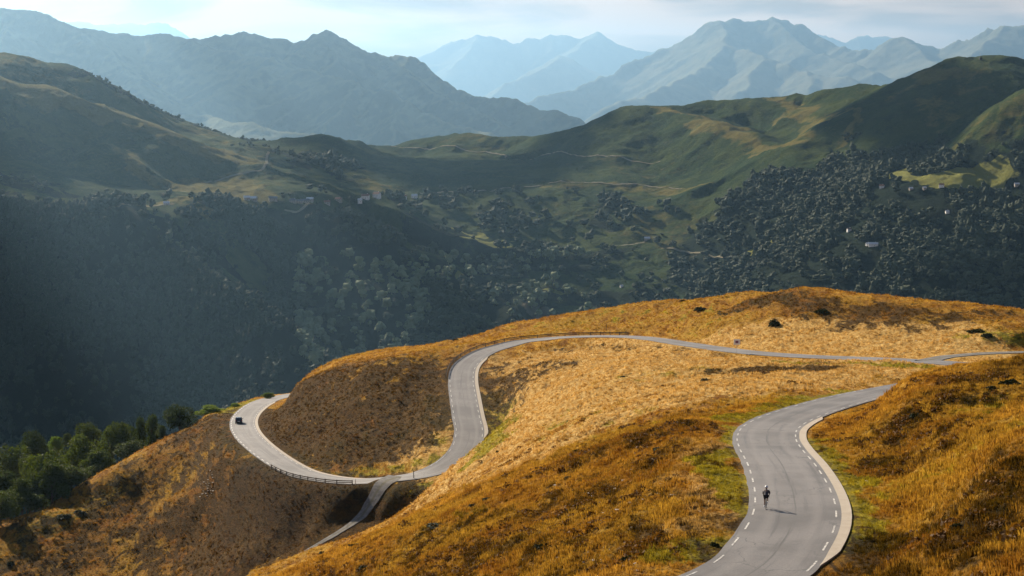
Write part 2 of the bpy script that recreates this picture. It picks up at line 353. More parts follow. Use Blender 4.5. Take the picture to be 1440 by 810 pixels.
# 0 straw, 1 green, 2 dark heather and (where strongest) painted slope shade, 3 bare earth
COV_NEAR = [
 (0, [(720,560),(850,540),(1000,520),(1200,512)], 34, .5, .9), (0, [(760,600),(880,560)], 22, .6, .75), (0, [(1000,485),(1150,478),(1290,488)], 20, .5, 1.0), (0, [(1060,465),(1300,470),(1330,490)], 12, .5, .9),
 (0, [(730,510),(850,490),(1000,505)], 16, .6, .8), (0, [(820,600),(1000,545),(1150,530)], 14, .6, .8), (0, [(1330,500),(1440,502)], 5, .5, .8), (0,[(640,680),(760,640)],9,.6,.6),
 (0, [(190,645),(250,612)], 7, .7, .5), (0, [(300,790),(380,750),(450,730)], 5, .7, .5), (0,[(560,640),(600,625)],7,.6,.4), (0,[(985,620),(1000,660),(985,740)],3.5,.6,.6),
 (1, [(1037,600),(1026,640),(1036,700),(1048,735)], 2.1, .5, 1.3), (1, [(1045,590),(1130,565),(1200,550)], 3.0, .6, .7), (1,[(1020,760),(980,790)],2.4,.6,.6),
 (1, [(850,450),(960,438),(1060,432)], 20, .9, .38), (1, [(760,455),(850,448)], 10, .9, .35), (1, [(900,530),(1000,520)], 10, .8, .4), (1,[(800,585),(900,600)],9,.8,.35),
 (1, [(1140,620),(1190,690),(1205,760)], 3.0, .6, .9), (1, [(1250,700),(1440,600)], 9, .9, .45), (1, [(1300,620),(1440,540)], 7, .9, .4), (1,[(1300,760),(1430,700)],6,.9,.4),
 (1, [(325,590),(330,625),(380,665)], 3.0, .7, .6), (1, [(400,640),(470,668),(560,662),(625,640)], 5, .7, .6), (1,[(520,690),(500,700)],4,.7,.4), (2, [(350,655),(410,692),(490,705)], 12, .95, 1.25), (2,[(350,700),(400,735),(470,725)],18,.95,1.15), (2,[(260,740),(330,780),(400,770)],20,.95,.8), (1,[(470,700),(515,694)],4,.9,.6), (2,[(230,640),(180,690),(100,740)],16,.95,.6), (1, [(60,740),(160,690)], 8, .8, .55), (1,[(0,780),(60,750)],8,.8,.5),  # strongest heather capsules here paint the shade below the lower bend
 (1, [(320,580),(370,562)], 4, .6, .9), (1,[(690,560),(700,600),(690,630)],5,.6,.7), (1,[(620,560),(625,620)],4,.6,.6), (1,[(1100,508),(1300,514)],3,.6,.7), (1,[(560,690),(590,685)],5,.7,.8),
 (1, [(600,745),(660,720)], 5, .9, .4), (1,[(880,700),(960,690)],9,.9,.3), (1,[(1400,470),(1440,480)],8,.8,.5),
 (2, [(1050,425),(1150,430),(1250,440),(1340,450)], 9, .9, .75), (2, [(1180,440),(1290,455)], 8, .9, .7), (2, [(1040,525),(1130,518)], 8, .8, .8), (2,[(1130,515),(1160,512)],5,.8,.6),
 (2, [(385,590),(450,605),(540,600),(600,560)], 30, .8, 1.0), (2, [(420,570),(500,545),(580,520)], 26, .8, .85), (1, [(470,640),(560,610),(600,580)], 9, .9, .45), (2, [(40,775),(180,740),(290,720)], 34, .9, .62), (2, [(150,700),(250,650),(310,620)], 16, .9, .6), (2, [(440,600),(560,590),(600,560)], 16, .9, .7), (2,[(600,500),(560,520)],20,.9,.5), (2, [(300,640),(400,700),(430,740)], 22, .9, .6), (2,[(480,710),(380,740),(300,800)],18,.9,.6),
 (2, [(200,700),(260,760),(200,800)], 16, .9, .45), (2,[(120,690),(180,670)],5,.8,.6), (2, [(700,740),(850,700),(950,650)], 20, .95, .55), (2, [(560,790),(760,770),(880,760)], 16, .95, .55), (2,[(820,640),(950,600)],8,.9,.6),
 (2, [(1240,780),(1440,730)], 13, .95, .7), (2, [(1270,590),(1300,640),(1250,660)], 5, .9, .6), (2, [(1330,560),(1440,510)], 8, .9, .6), (2, [(1380,660),(1440,640)], 6, .9, .5), (2,[(680,540),(690,590)],6,.8,.5),
 (2, [(1350,440),(1440,446)], 7, .8, .6), (2,[(800,490),(900,484),(960,492)],3,.8,.5), (2,[(1195,800),(1300,790)],6,.9,.6),
 (3, [(290,668),(292,700)], 4, .9, .4), (3, [(1195,640),(1225,670)], 2.0, .8, .4), (3, [(1230,470),(1330,488)], 6, .9, .35), (3,[(860,700),(880,680)],5,.9,.4),(3,[(840,468),(890,466)],3,.8,.45),(3,[(270,770),(450,715)],2.5,.8,.3),
]
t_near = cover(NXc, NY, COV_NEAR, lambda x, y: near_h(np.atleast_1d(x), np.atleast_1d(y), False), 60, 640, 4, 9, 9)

def grass_ground(name='hill_grass', inst=False):
    m, nt, b = mat(name, rough=1.0, spec=0.05); g = NB(nt)
    at = g.n('ShaderNodeAttribute', attribute_name='cover', attribute_type='INSTANCER' if inst else 'GEOMETRY')
    sp = g.n('ShaderNodeSeparateColor'); g.set(sp.inputs[0], at.outputs['Color'])
    straw, green, heath = sp.outputs; earth = at.outputs['Alpha']
    p = g.pos((1, 1, 1)); ps = g.pos((1.0, 0.38, 2.0), (0, 0, R(-28)))
    fine = g.noise(2.2, 6, 0.75, p); med = g.noise(0.30, 6, 0.7, ps, 0.5); big = g.noise(0.05, 5, 0.65, p, 0.4); streak = g.noise(0.75, 5, .72, ps, .3)
    def th(mask, n, k, lo=.38, hi=.62): return g.ramp(g.math('ADD', mask, g.math('MULTIPLY', g.math('SUBTRACT', n, .5), k)), lo, hi)
    col = g.mix(g.ramp(med, .36, .62), (0.22, 0.090, 0.009), (0.57, 0.31, 0.038))
    col = g.mix(g.ramp(big, .45, .62, 0, .8), col, g.mix(g.ramp(streak, .35, .65), (0.32, 0.18, 0.018), (0.56, 0.34, 0.04)))
    col = g.mix(g.ramp(streak, .55, .70, 0, .7), col, (0.13, 0.045, 0.012))
    col = g.mix(th(straw, med, 2.4), col, g.mix(g.ramp(streak, .32, .66), (0.74, 0.49, 0.17), (0.45, 0.245, 0.046)))
    col = g.mix(th(green, med, 1.8), col, g.mix(g.ramp(streak, .3, .7), (0.46, 0.36, 0.022), (0.13, 0.115, 0.012)))
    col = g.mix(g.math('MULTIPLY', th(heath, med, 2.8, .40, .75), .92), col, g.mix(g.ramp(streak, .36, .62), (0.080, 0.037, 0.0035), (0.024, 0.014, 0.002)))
    col = g.mix(g.ramp(heath, 1.0, 1.45, 0, .88), col, g.mix(g.ramp(streak, .4, .65), (0.040, 0.022, 0.005), (0.012, 0.009, 0.003)))  # near-black tint paints shade onto the slope below the bend
    col = g.mix(g.ramp(g.noise(.16, 6, .75, ps, .6), .57, .68, 0, .6), col, (0.080, 0.042, 0.014))
    col = g.mix(th(earth, streak, 1.1, .5, .7), col, (0.42, 0.34, 0.27))
    col = g.mix(g.ramp(fine, .40, .60, .6, 0), col, g.mix(1.0, col, (0.40, 0.34, 0.28), 'MULTIPLY'))
    if inst:
        oi = nt.nodes.new('ShaderNodeObjectInfo')
        col = g.mix(1.0, col, g.mix(oi.outputs['Random'], (0.85, 0.83, 0.80), (1.15, 1.13, 1.08)), 'MULTIPLY')
        tr = nt.nodes.new('ShaderNodeBsdfTranslucent'); g.set(tr.inputs['Color'], col); ms = nt.nodes.new('ShaderNodeMixShader'); ms.inputs[0].default_value = .45
        out = [n for n in nt.nodes if n.type == 'OUTPUT_MATERIAL'][0]
        nt.links.new(b.outputs[0], ms.inputs[1]); nt.links.new(tr.outputs[0], ms.inputs[2]); nt.links.new(ms.outputs[0], out.inputs['Surface'])
    g.set(b.inputs['Base Color'], col)
    if not inst: g.bump(g.math('ADD', fine, g.math('MULTIPLY', streak, 2.0)), 1.0, 0.6, b)
    return m
M_GRASS = grass_ground()
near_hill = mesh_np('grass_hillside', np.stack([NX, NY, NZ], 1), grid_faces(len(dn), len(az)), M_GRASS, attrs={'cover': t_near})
tag(near_hill, kind='structure')

# ------------------------------------------------------------------ road
def asphalt():
    m, nt, b = mat('worn_asphalt', rough=0.75, spec=0.35); g = NB(nt); p = g.pos()
    at = g.n('ShaderNodeAttribute', attribute_name='lane'); sp = g.n('ShaderNodeSeparateColor'); g.set(sp.inputs[0], at.outputs['Color'])
    off, along = sp.outputs[0], sp.outputs[1]          # 0..1 across, metres/100 along
    cv = g.n('ShaderNodeCombineXYZ'); g.set(cv.inputs[0], g.math('MULTIPLY', off, 7.0)); g.set(cv.inputs[1], g.math('MULTIPLY', along, 3.5))
    lon = g.noise(1.0, 5, .65, cv.outputs[0], .3); patch = g.noise(0.09, 4, .6, p, .5); fine = g.noise(9, 4, .8, p)
    col = g.mix(g.ramp(patch, .35, .65), (0.088, 0.082, 0.080), (0.162, 0.151, 0.146))
    col = g.mix(g.ramp(lon, .50, .68, 0, .75), col, (0.060, 0.058, 0.060))
    trk = g.math('ABSOLUTE', g.math('SUBTRACT', g.math('ABSOLUTE', g.math('SUBTRACT', off, .5)), .24))
    col = g.mix(g.ramp(trk, .0, .10, .5, 0), col, (0.19, 0.176, 0.168))
    wv = g.math('MULTIPLY', g.math('SUBTRACT', g.noise(.12, 3, .5, p), .5), .05)
    seam = g.math('ABSOLUTE', g.math('ADD', g.math('SUBTRACT', off, .5), wv)); col = g.mix(g.math('MULTIPLY', g.ramp(seam, .004, .012, .55, 0), g.ramp(patch, .42, .55)), col, (0.035, 0.034, 0.035))
    blot = g.noise(.5, 5, .8, cv.outputs[0], 1.2); col = g.mix(g.ramp(blot, .60, .66, 0, .45), col, (0.055, 0.052, 0.052))
    col = g.mix(g.ramp(fine, .4, .6, .4, 0), col, (0.06, 0.06, 0.06))
    vor = g.n('ShaderNodeTexVoronoi', feature='DISTANCE_TO_EDGE', Scale=0.16); g.set(vor.inputs['Vector'], g.n('ShaderNodeVectorMath', operation='ADD').outputs[0])
    vm = nt.nodes['Vector Math'] if 'Vector Math' in nt.nodes else None
    if vm: g.set(vm.inputs[0], p); nz = g.n('ShaderNodeTexNoise', Scale=.5, Detail=4.0); g.set(nz.inputs['Vector'], p); vv = g.n('ShaderNodeVectorMath', operation='SCALE'); g.set(vv.inputs[0], nz.outputs['Color']); vv.inputs['Scale'].default_value = 3; g.set(vm.inputs[1], vv.outputs[0])
    col = g.mix(g.math('MULTIPLY', g.ramp(vor.outputs['Distance'], .004, .012, .7, 0), g.ramp(patch, .45, .6)), col, (0.05, 0.05, 0.05))
    g.set(b.inputs['Base Color'], col); g.bump(fine, .3, .02, b); return m
M_ASPH = asphalt()
def ribbon(name, P, offs, lift, mat_, i0=0, i1=None, skirt=.3, parent=None, flare=0, wob=0):
    P = P[i0:i1]; T, Nn = frame_of(P); V = []; A = []
    offs = np.array(offs, float); full = np.concatenate([[offs[0]], offs, [offs[-1]]])
    fl = 1 + flare * np.exp(-np.arange(len(P)) / 7.0)
    if name == 'gravel_track': fl = fl * (1 - .78 * np.clip((np.arange(len(P)) - 10) / 24, 0, 1))
    for j, o in enumerate(full):
        w = (fbm(np.arange(len(P)) / 2.3, np.full(len(P), j // 2 * 9.1), 2, 3) - .5) * wob if j in (0, 1, len(full) - 2, len(full) - 1) else 0
        z = P[:, 2] + lift - (skirt if j in (0, len(full) - 1) else 0)
        V.append(np.stack([P[:, 0] + Nn[:, 0] * (o * fl + w), P[:, 1] + Nn[:, 1] * (o * fl + w), z], 1))
        A.append(np.stack([np.full(len(P), (o - offs[0]) / (offs[-1] - offs[0])), (np.arange(len(P)) + i0) / 100, np.zeros(len(P)), np.ones(len(P))], 1))
    V = np.stack(V, 1).reshape(-1, 3); A = np.stack(A, 1).reshape(-1, 4)
    o = mesh_np(name, V, grid_faces(len(P), len(full))[:, ::-1], mat_, smooth=False, attrs={'lane': A}); o.parent = parent; return o
road_obj = tag(ribbon('road', road, np.linspace(-HW, HW, 9), 0.02, M_ASPH, wob=.18), kind='structure')

# ------------------------------------------------------------------ valley and middle hills
MID = [ # bench, ledges and slopes (u, v, d)
 (0,290,3300),(120,292,3300),(240,300,3320),(60,400,3080),(60,500,2910),(60,610,2760),(200,400,3080),(200,500,2910),(200,600,2770),(300,450,3000),(300,560,2810),(-400,300,3300),(-400,600,2760),(-1200,300,3300),(-1200,600,2760),
 (190,294,3420),(300,285,3480),(250,275,3560),(100,285,3420),(400,286,3700),(470,284,3760),(540,282,4050),(350,400,3330),(420,360,3480),(420,450,3220),(480,400,3400),(500,470,3230),(380,500,2990),(480,530,3070),(330,350,3360),(300,320,3400),
 (380,560,2850),(520,330,3750),(600,330,3850),(600,400,3580),(560,470,3310),(560,520,3160),(640,450,3400),(700,350,3800),(700,400,3600),(700,450,3420),(700,490,3300),(640,500,3270),
 (800,300,3980),(800,350,3790),(800,420,3520),(900,300,3950),(900,350,3760),(900,405,3560),(900,430,3470),(700,290,4030),(620,290,4060),
 (780,262,4180),(900,262,4180),(1000,262,4080),(700,268,4170),(1000,300,3880),(1000,350,3680),(1000,420,3420),(1100,300,3700),(1100,350,3500),(1100,420,3260),(1200,300,3450),(1200,350,3280),(1200,420,3080),
 (1300,300,3330),(1300,350,3170),(1300,420,2980),(1440,300,3270),(1440,350,3110),(1440,430,2920),(1180,262,3700),(1240,262,3500),(1320,258,3480),(1400,262,3450),(1340,242,3580),(1290,248,3580),(1440,262,3420),(1800,262,3400),(1800,430,2900),(2600,262,3400),(2600,430,2900),
 # feet of the upper slopes
 (230,265,3720),(120,250,3650),(330,262,3780),(430,262,3900),(380,235,4050),(420,225,4200),(450,245,4150),(520,262,4180),(60,240,3600),
 # lower upper-slope points for the central ridge
 (600,230,4560),(700,230,4560),(800,225,4560),(900,228,4520),(1000,232,4440),(1080,236,4380),(1150,225,4380),(1250,228,4230),(1345,222,3990),(1400,225,3820),(1130,258,3950),(1190,255,3820)]
mp_ = [W(*p) for p in MID]
for x in range(-4500, 4600, 900):
    mp_ += [[x, 1900, -600], [x, 1100, -600], [x, 7200, -750], [x, 8600, -800]]
mp_ += [[-420, 2450, -575], [0, 2700, -570], [500, 2500, -560], [-1000, 2300, -585]]
mid0 = Surf(mp_, -4600, 4600, 900, 8800, 40.0, lam=2e-3, unit=1000.0)

RIDGES = [ # (polyline (u,v,d), slope left of travel, slope right of travel, crest radius, gully amplitude)
 ([(-900,120,3600),(-400,60,4100),(-150,58,4350),(0,78,4420),(40,84,4450),(100,98,4480),(160,121,4530),(220,148,4580),(270,166,4620),(330,190,4680),(372,199,4720)], .5, .5, 60, 30),
 ([(-300,85,3900),(-60,92,3950),(0,108,3980),(60,124,3990),(130,146,4000),(200,172,3990),(260,196,3980),(330,220,3950),(360,232,3930)], .36, .50, 35, 25),
 ([(150,200,3800),(200,232,3740),(240,260,3690)], .5, .5, 14, 5),
 ([(372,206,4600),(400,193,4620),(443,188,4640),(480,201,4720)], .45, .42, 50, 10),
 ([(440,190,4600),(455,215,4450),(470,240,4280),(500,262,4180)], .4, .4, 30, 10),
 ([(480,202,4900),(547,204,5000),(580,198,5050),(613,196,5050),(640,192,5050),(693,192,5000),(760,190,4960),(800,185,4900),(833,177,4860),(863,163,4800),(887,152,4760),(910,147.5,4740),(960,151,4730),(1020,143,4740),(1060,143,4720),
   (1100,142,4700),(1127,137,4680),(1150,136,4660),(1173,127,4620),(1193,126,4580),(1237,118,4500),(1260,116,4470),(1277,113,4420),(1300,105,4360),(1343,95,4250),(1378,81.5,4150),(1410,82,4150),(1440,83,4150),(1600,95,4200),(2000,60,4200),(2700,100,4000)], .42, .56, 50, 34),
 ([(955,152,4700),(985,163,4560),(1020,178,4420),(1060,190,4300),(1100,203,4180),(1140,222,4040),(1190,240,3880)], .40, .62, 22, 22),
 ([(1080,143,4690),(1110,156,4560),(1150,168,4430),(1195,182,4300),(1240,203,4130),(1290,228,3920)], .40, .62, 22, 22),
 ([(1330,98,4250),(1320,130,4080),(1325,160,3980),(1310,190,3880),(1318,215,3800)], .5, .5, 30, 14),
 ([(1378,84,4140),(1420,120,4000),(1440,150,3900)], .5, .5, 40, 14),
 ([(1900,60,3700),(1560,100,3650),(1470,122,3620),(1440,140,3600),(1405,170,3570),(1370,200,3540),(1345,228,3520)], .45, .55, 30, 14),
 ([(640,193,5050),(650,225,4800),(640,255,4560)], .34, .38, 60, 12),
 ([(870,165,4780),(845,190,4640),(800,215,4560),(775,235,4480)], .3, .36, 50, 10),
 # crest of the dark flank on the left, second wooded rib, pale rib in the centre
 ([(150,292,3320),(185,303,3290),(240,341,3190),(300,387,3085),(370,447,2950),(430,505,2840)], .75, .62, 12, 8),
 ([(345,288,3640),(440,292,3660),(500,310,3640),(520,345,3540),(530,400,3390)], .5, .62, 20, 10),
 ([(560,395,3590),(530,420,3480),(500,450,3370),(470,490,3220),(445,525,3110)], .5, .5, 18, 8),
 ([(790,375,3700),(760,400,3600),(740,430,3500),(720,460,3400)], .4, .42, 20, 8),
 ([(915,370,3680),(910,400,3570),(905,430,3470)], .35, .4, 20, 6),
]
RID_W = [(np.array([W(*p) for p in r[0]]),) + r[1:] for r in RIDGES]
def mid_h(x, y, fine=True):
    x = np.asarray(x, float); y = np.asarray(y, float); base = mid0(x, y)
    wx = x + (fbm(x / 260, y / 260, 3, 41) - .5) * 90; wy = y + (fbm(x / 260, y / 260, 3, 57) - .5) * 90
    h = base
    for P, sl_, sr_, rad, amp in RID_W:
        d, side, s, z = seg_near(wx, wy, P)
        d2 = np.sqrt(d * d + rad * rad) - rad
        sl = np.where(side > 0, sr_, sl_)
        gul = (ridged(s / 150 + d / 900, d / 700, 3, 11) - .55) * amp * np.clip(d / 220, 0, 1.6)
        hr = z - sl * d2 * (1 - 0.10 * np.tanh(d / 700)) + gul + (vnoise(s / 60, s * 0, 5) - .5) * 6 * np.exp(-d / 60)
        h = smax(h, hr, 7.0)
    if fine:
        h = h + (fbm(x / 120, y / 120, 5, 3) - .5) * 26 + (ridged(x / 45, y / 45, 3, 8) - .55) * 7
    return h
azm = polar_axes(17.0, 640, 40, 24)
dm = np.concatenate([np.geomspace(1000, 2650, 22)[:-1], np.geomspace(2650, 5250, 560), np.geomspace(5250, 8600, 14)[1:]])
A2, D2 = np.meshgrid(azm, dm); MX = (np.tan(A2) * D2).ravel(); MY = D2.ravel()
ok = (MX > -4590) & (MX < 4590)
MXc = np.clip(MX, -4590, 4590); MZ = mid_h(MXc, MY)
mid_fn = lambda x, y: mid_h(np.atleast_1d(x), np.atleast_1d(y), False)
# channels: 0 dry golden grass, 1 forest floor, 2 bright meadow, 3 bare
COV_MID = [
 (0, [(-60,92),(0,110),(60,126),(130,147),(200,173),(260,197),(340,224)], 75, .5, 1.0), (0, [(0,85),(60,110)], 90, .6, .6), (0, [(160,205),(200,234),(240,262)], 22, .6, .9), (0, [(260,270),(340,262),(320,278)], 60, .6, .9), (0, [(160,294),(240,290),(300,285)], 40, .5, 1.0),
 (0, [(200,155),(280,180),(340,205)], 50, .7, .5), (0, [(370,210),(380,240),(395,262)], 40, .7, .5), (0,[(490,240),(540,270)],50,.7,.6),
 (0, [(940,150),(985,163),(1060,190),(1110,205)], 30, .7, 1.0), (0, [(1070,142),(1150,168),(1200,184)], 26, .7, .9), (0, [(1200,124),(1300,104),(1378,80),(1440,82)], 55, .6, 1.0), (0, [(1310,140),(1325,165)], 50, .7, .6), (0, [(1350,95),(1400,110)], 50, .7, .6),
 (0, [(1440,150),(1400,180),(1370,215)], 60, .8, .55), (0, [(780,262),(900,265),(1000,262)], 30, .7, .7), (0, [(820,235),(900,235),(950,250)], 80, .8, .3), (0,[(860,300),(1000,320),(960,350)],90,.8,.5), (0,[(640,195),(690,200)],60,.8,.5),
 
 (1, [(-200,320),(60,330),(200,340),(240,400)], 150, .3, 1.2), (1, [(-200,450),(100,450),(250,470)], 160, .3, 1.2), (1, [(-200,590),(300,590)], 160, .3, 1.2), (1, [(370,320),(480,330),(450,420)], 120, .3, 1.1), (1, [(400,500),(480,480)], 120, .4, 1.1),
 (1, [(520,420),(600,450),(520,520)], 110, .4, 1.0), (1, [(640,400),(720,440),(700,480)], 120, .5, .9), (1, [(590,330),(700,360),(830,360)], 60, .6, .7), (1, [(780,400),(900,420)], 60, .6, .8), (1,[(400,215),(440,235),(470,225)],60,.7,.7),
 (1, [(1060,340),(1200,330),(1440,330)], 160, .4, 1.1), (1, [(1040,400),(1200,420),(1440,430)], 170, .4, 1.1), (1, [(1060,290),(1160,270),(1440,280)], 90, .4, 1.1), (1, [(1170,245),(1230,238),(1290,222)], 60, .7, .8), (1, [(1360,240),(1440,240)], 40, .6, .9), (1,[(1400,210),(1440,200)],60,.7,.6),
 (1, [(110,102),(170,128),(260,165),(370,199)], 34, .4, .9), (1,[(840,290),(870,320)],40,.7,.7), (1,[(0,255),(60,265)],60,.7,.7),
 (2, [(1240,254),(1300,254),(1400,256)], 40, .4, 1.2), (2, [(1330,240),(1400,248)], 40, .5, 1.1), (2, [(1060,346),(1085,347)], 12, .4, 1.2), (2, [(690,345),(720,340)], 22, .6, .9), (2, [(640,325),(665,330)], 20, .6, .8),(2,[(770,402),(785,405)],16,.5,.8), (2,[(640,395),(650,390)],14,.6,.8),
 (3, [(960,350),(1000,390),(1040,400)], 50, .9, .35), (3, [(760,440),(790,450)], 22, .7, .9), (3, [(150,292),(240,292)], 9, .6, .7), (3,[(910,340),(925,338)],10,.5,.8),
]
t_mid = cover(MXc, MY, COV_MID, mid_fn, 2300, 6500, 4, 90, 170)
def mid_ground():
    m, nt, b = mat('mountain_pasture', rough=1.0, spec=0.03); g = NB(nt)
    at = g.n('ShaderNodeAttribute', attribute_name='cover'); sp = g.n('ShaderNodeSeparateColor'); g.set(sp.inputs[0], at.outputs['Color'])
    dry, forest, mead = sp.outputs; bare = at.outputs['Alpha']; p = g.pos()
    n1 = g.noise(.006, 6, .65, p, .5); n2 = g.noise(.022, 8, .75, p, .3); n3 = g.noise(.15, 5, .75, p)
    def th(mk, n, k, lo=.3, hi=.7): return g.ramp(g.math('ADD', mk, g.math('MULTIPLY', g.math('SUBTRACT', n, .5), k)), lo, hi)
    col = g.mix(g.ramp(n1, .38, .62), (0.018, 0.040, 0.011), (0.046, 0.064, 0.014))
    col = g.mix(g.ramp(n2, .5, .62, 0, .85), col, (0.018, 0.034, 0.012)); col = g.mix(g.ramp(n3, .5, .7, 0, .5), col, (0.10, 0.10, 0.03))
    col = g.mix(g.math('MULTIPLY', th(dry, n2, 2.6, .3, 1.0), .75), col, g.mix(n3, (0.10, 0.090, 0.020), (0.25, 0.19, 0.045)))
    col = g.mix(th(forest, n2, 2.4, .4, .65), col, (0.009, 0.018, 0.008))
    col = g.mix(th(mead, n2, 1.2, .45, .65), col, (0.20, 0.20, 0.05))
    col = g.mix(g.math('MULTIPLY', th(bare, n2, 2.6, .5, .8), .7), col, (0.15, 0.125, 0.085))
    g.set(b.inputs['Base Color'], col); g.bump(g.math('ADD', n2, n3), .8, 14, b); return m
M_PAST = mid_ground()
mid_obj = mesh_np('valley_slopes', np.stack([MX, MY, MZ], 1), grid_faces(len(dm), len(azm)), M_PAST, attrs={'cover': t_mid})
tag(mid_obj, kind='structure')

# ------------------------------------------------------------------ far ranges
def rock_mat(name, c1, c2, c3):
    m, nt, b = mat(name, rough=1.0, spec=0.03); g = NB(nt); p = g.pos()
    n1 = g.noise(.0006, 6, .65, p, .5); n2 = g.noise(.004, 7, .7, p)
    ge = nt.nodes.new('ShaderNodeNewGeometry'); sx = nt.nodes.new('ShaderNodeSeparateXYZ'); nt.links.new(ge.outputs['Normal'], sx.inputs[0])
    col = g.mix(g.ramp(n1, .40, .6), c1, c2)
    col = g.mix(g.ramp(g.math('ADD', sx.outputs['Z'], g.math('MULTIPLY', g.math('SUBTRACT', n2, .5), .4)), .74, .90), col, c3)
    g.set(b.inputs['Base Color'], col); g.bump(n2, .8, 60, b); return m
M_R1 = rock_mat('forested_mountain', (0.03, 0.042, 0.028), (0.055, 0.062, 0.035), (0.11, 0.11, 0.05))
M_R2 = rock_mat('alpine_rock', (0.06, 0.065, 0.05), (0.08, 0.085, 0.055), (0.12, 0.115, 0.07))
def auto_spurs(P, spacing, length, drop, r_, jit=.5):
    out = []; seg = np.concatenate([[0], np.cumsum(np.linalg.norm(np.diff(P[:, :2], axis=0), axis=1))]); q = spacing * .5
    while q < seg[-1]:
        p = np.array([np.interp(q, seg, P[:, j]) for j in range(3)]); k = min(np.searchsorted(seg, q), len(P) - 1); t = P[k, :2] - P[k - 1, :2]; t /= np.linalg.norm(t) + 1e-9
        for sd_ in (-1, 1):
            a = math.atan2(-t[0] * sd_, t[1] * sd_) + r_.uniform(-jit, jit); a2 = a; ln = length * r_.uniform(.5, 1.2); pts_ = [p - [0, 0, length * .015]]; c = p.copy()
            for j in range(4):
                a2 += r_.uniform(-.35, .35); st = ln / 4; c = c + np.array([math.cos(a2) * st, math.sin(a2) * st, -st * drop * r_.uniform(.6, 1.35)]); pts_.append(c)
            out.append(np.array(pts_))
        q += spacing * r_.uniform(.6, 1.4)
    return out
def mountain(name, ridges, base_z, d0, d1, nd, n_az, m, gscale, amp, jag, half=19, far=1.0):
    ridges = [([(u, v, d * far) for u, v, d in P], a, b, c) for P, a, b, c in ridges]; d0 *= far; d1 *= far; gscale *= far; amp *= far; jag *= far
    az_ = polar_axes(half, n_az, 42, 14); dd = np.linspace(d0, d1, nd)
    A, D = np.meshgrid(az_, dd); X = (np.tan(A) * D).ravel(); Y = D.ravel()
    h = np.full(X.shape, base_z) + (fbm(X / 2500, Y / 2500, 4, 77) - .5) * 250
    k = gscale
    wx = X + (fbm(X / (2.2 * k), Y / (2.2 * k), 4, 31) - .5) * k * .6; wy = Y + (fbm(X / (2.2 * k), Y / (2.2 * k), 4, 37) - .5) * k * .6
    r_ = np.random.default_rng(int(d0)); RW = [(np.array([W(*q) for q in P]), a, b, c, 1.0) for P, a, b, c in ridges]
    sp1 = [(P, .85, .85, 8, .5) for R_ in list(RW) for P in auto_spurs(R_[0], k * 1.25, k * 4.2, .52, r_)]
    sp2 = [(P, 1.0, 1.0, 5, .25) for R_ in sp1 if len(sp1) < 400 for P in auto_spurs(R_[0], k * 1.1, k * 1.1, .62, r_, .4)[:4]]
    for Pw, s_l, s_r, rad, wt in RW + sp1 + sp2:
        if wt < 1:
            pass
        if wt < 1:
            mg = k * 1.6; lo, hi = Pw.min(0) - mg, Pw.max(0) + mg; m_ = (wx > lo[0]) & (wx < hi[0]) & (wy > lo[1]) & (wy < hi[1])
            if not m_.any(): continue
            e, side, s, z = seg_near(wx[m_], wy[m_], Pw); hr = z - s_l * (np.sqrt(e * e + rad * rad) - rad); h[m_] = smax(h[m_], hr, k * .012); continue
        rad *= .35
        e, side, s, z = seg_near(wx, wy, Pw); d2 = np.sqrt(e * e + rad * rad) - rad
        gul = (ridged(s / k + e / (6 * k), e / (4 * k), 4, 11) - .58) * amp * np.clip(e / (1.3 * k), 0, 1.5)
        j = (ridged(s / (k * .35), s * 0 + 1.7, 4, 19, .6) - .6) * jag * np.exp(-e / (k * .5))
        hr = z - np.where(side > 0, s_r, s_l) * d2 * (1 - .12 * np.tanh(e / (6 * k))) + gul + j
        h = smax(h, hr, k * .02)
    h += (ridged(X / (k * .5), Y / (k * .5), 5, 91, .6) - .6) * amp * .22
    o = mesh_np(name, np.stack([X, Y, h], 1), grid_faces(len(dd), len(az_)), m); return tag(o, kind='structure')
D9 = 9500
mountain('blue_mountain_range', [
 ([(-1500,60,8600),(-500,30,9000),(-200,20,9300),(0,18,9500),(20,15,9500),(45,17,9500),(70,26,9500),(100,38,9500),(140,44,9500),(190,51,9600),(215,47,9600),(240,52,9600),(275,54,9600),(310,50,9500),(345,46,9500),(365,52,9500),(400,61,9500),
   (425,49,9450),(445,46,9400),(460,50,9400),(480,62,9400),(500,73,9400),(515,71,9400),(540,79,9400),(570,77,9350),(590,90,9300),(620,112,9200),(650,128,9100),(680,138,9000),(720,136,8950),(745,150,8900),(780,156,8800),(822,175,8700),(860,200,8600)], .7, .62, 60),
 ([(230,55,9500),(300,72,9200),(360,82,8900),(400,96,8700),(440,104,8500),(480,118,8300),(500,122,8200),(540,128,8050),(575,140,7900),(590,152,7800),(640,170,7600),(700,185,7450)], .6, .7, 40),
 ([(490,120,8250),(470,150,7950),(450,185,7600)], .7, .7, 30), ([(580,145,7850),(572,170,7600),(560,195,7400)], .7, .7, 30),
 ([(520,80,9400),(600,118,9000),(660,150,8650),(730,180,8300)], .6, .6, 40), ([(100,40,9500),(160,90,9000),(220,140,8400),(300,190,7800)], .6, .6, 60),
 ([(0,20,9500),(40,90,8900),(90,150,8200)], .6, .6, 60), ([(445,48,9400),(400,75,9100),(330,110,8700),(260,150,8200)], .6, .6, 50),
 ([(250,160,7600),(310,172,7300),(350,176,7200),(380,180,7150),(430,186,7100),(470,196,7000)], .5, .5, 50)],
 -750, 6300, 11000, 300, 760, M_R1, 420, 170, 38, far=2.0)
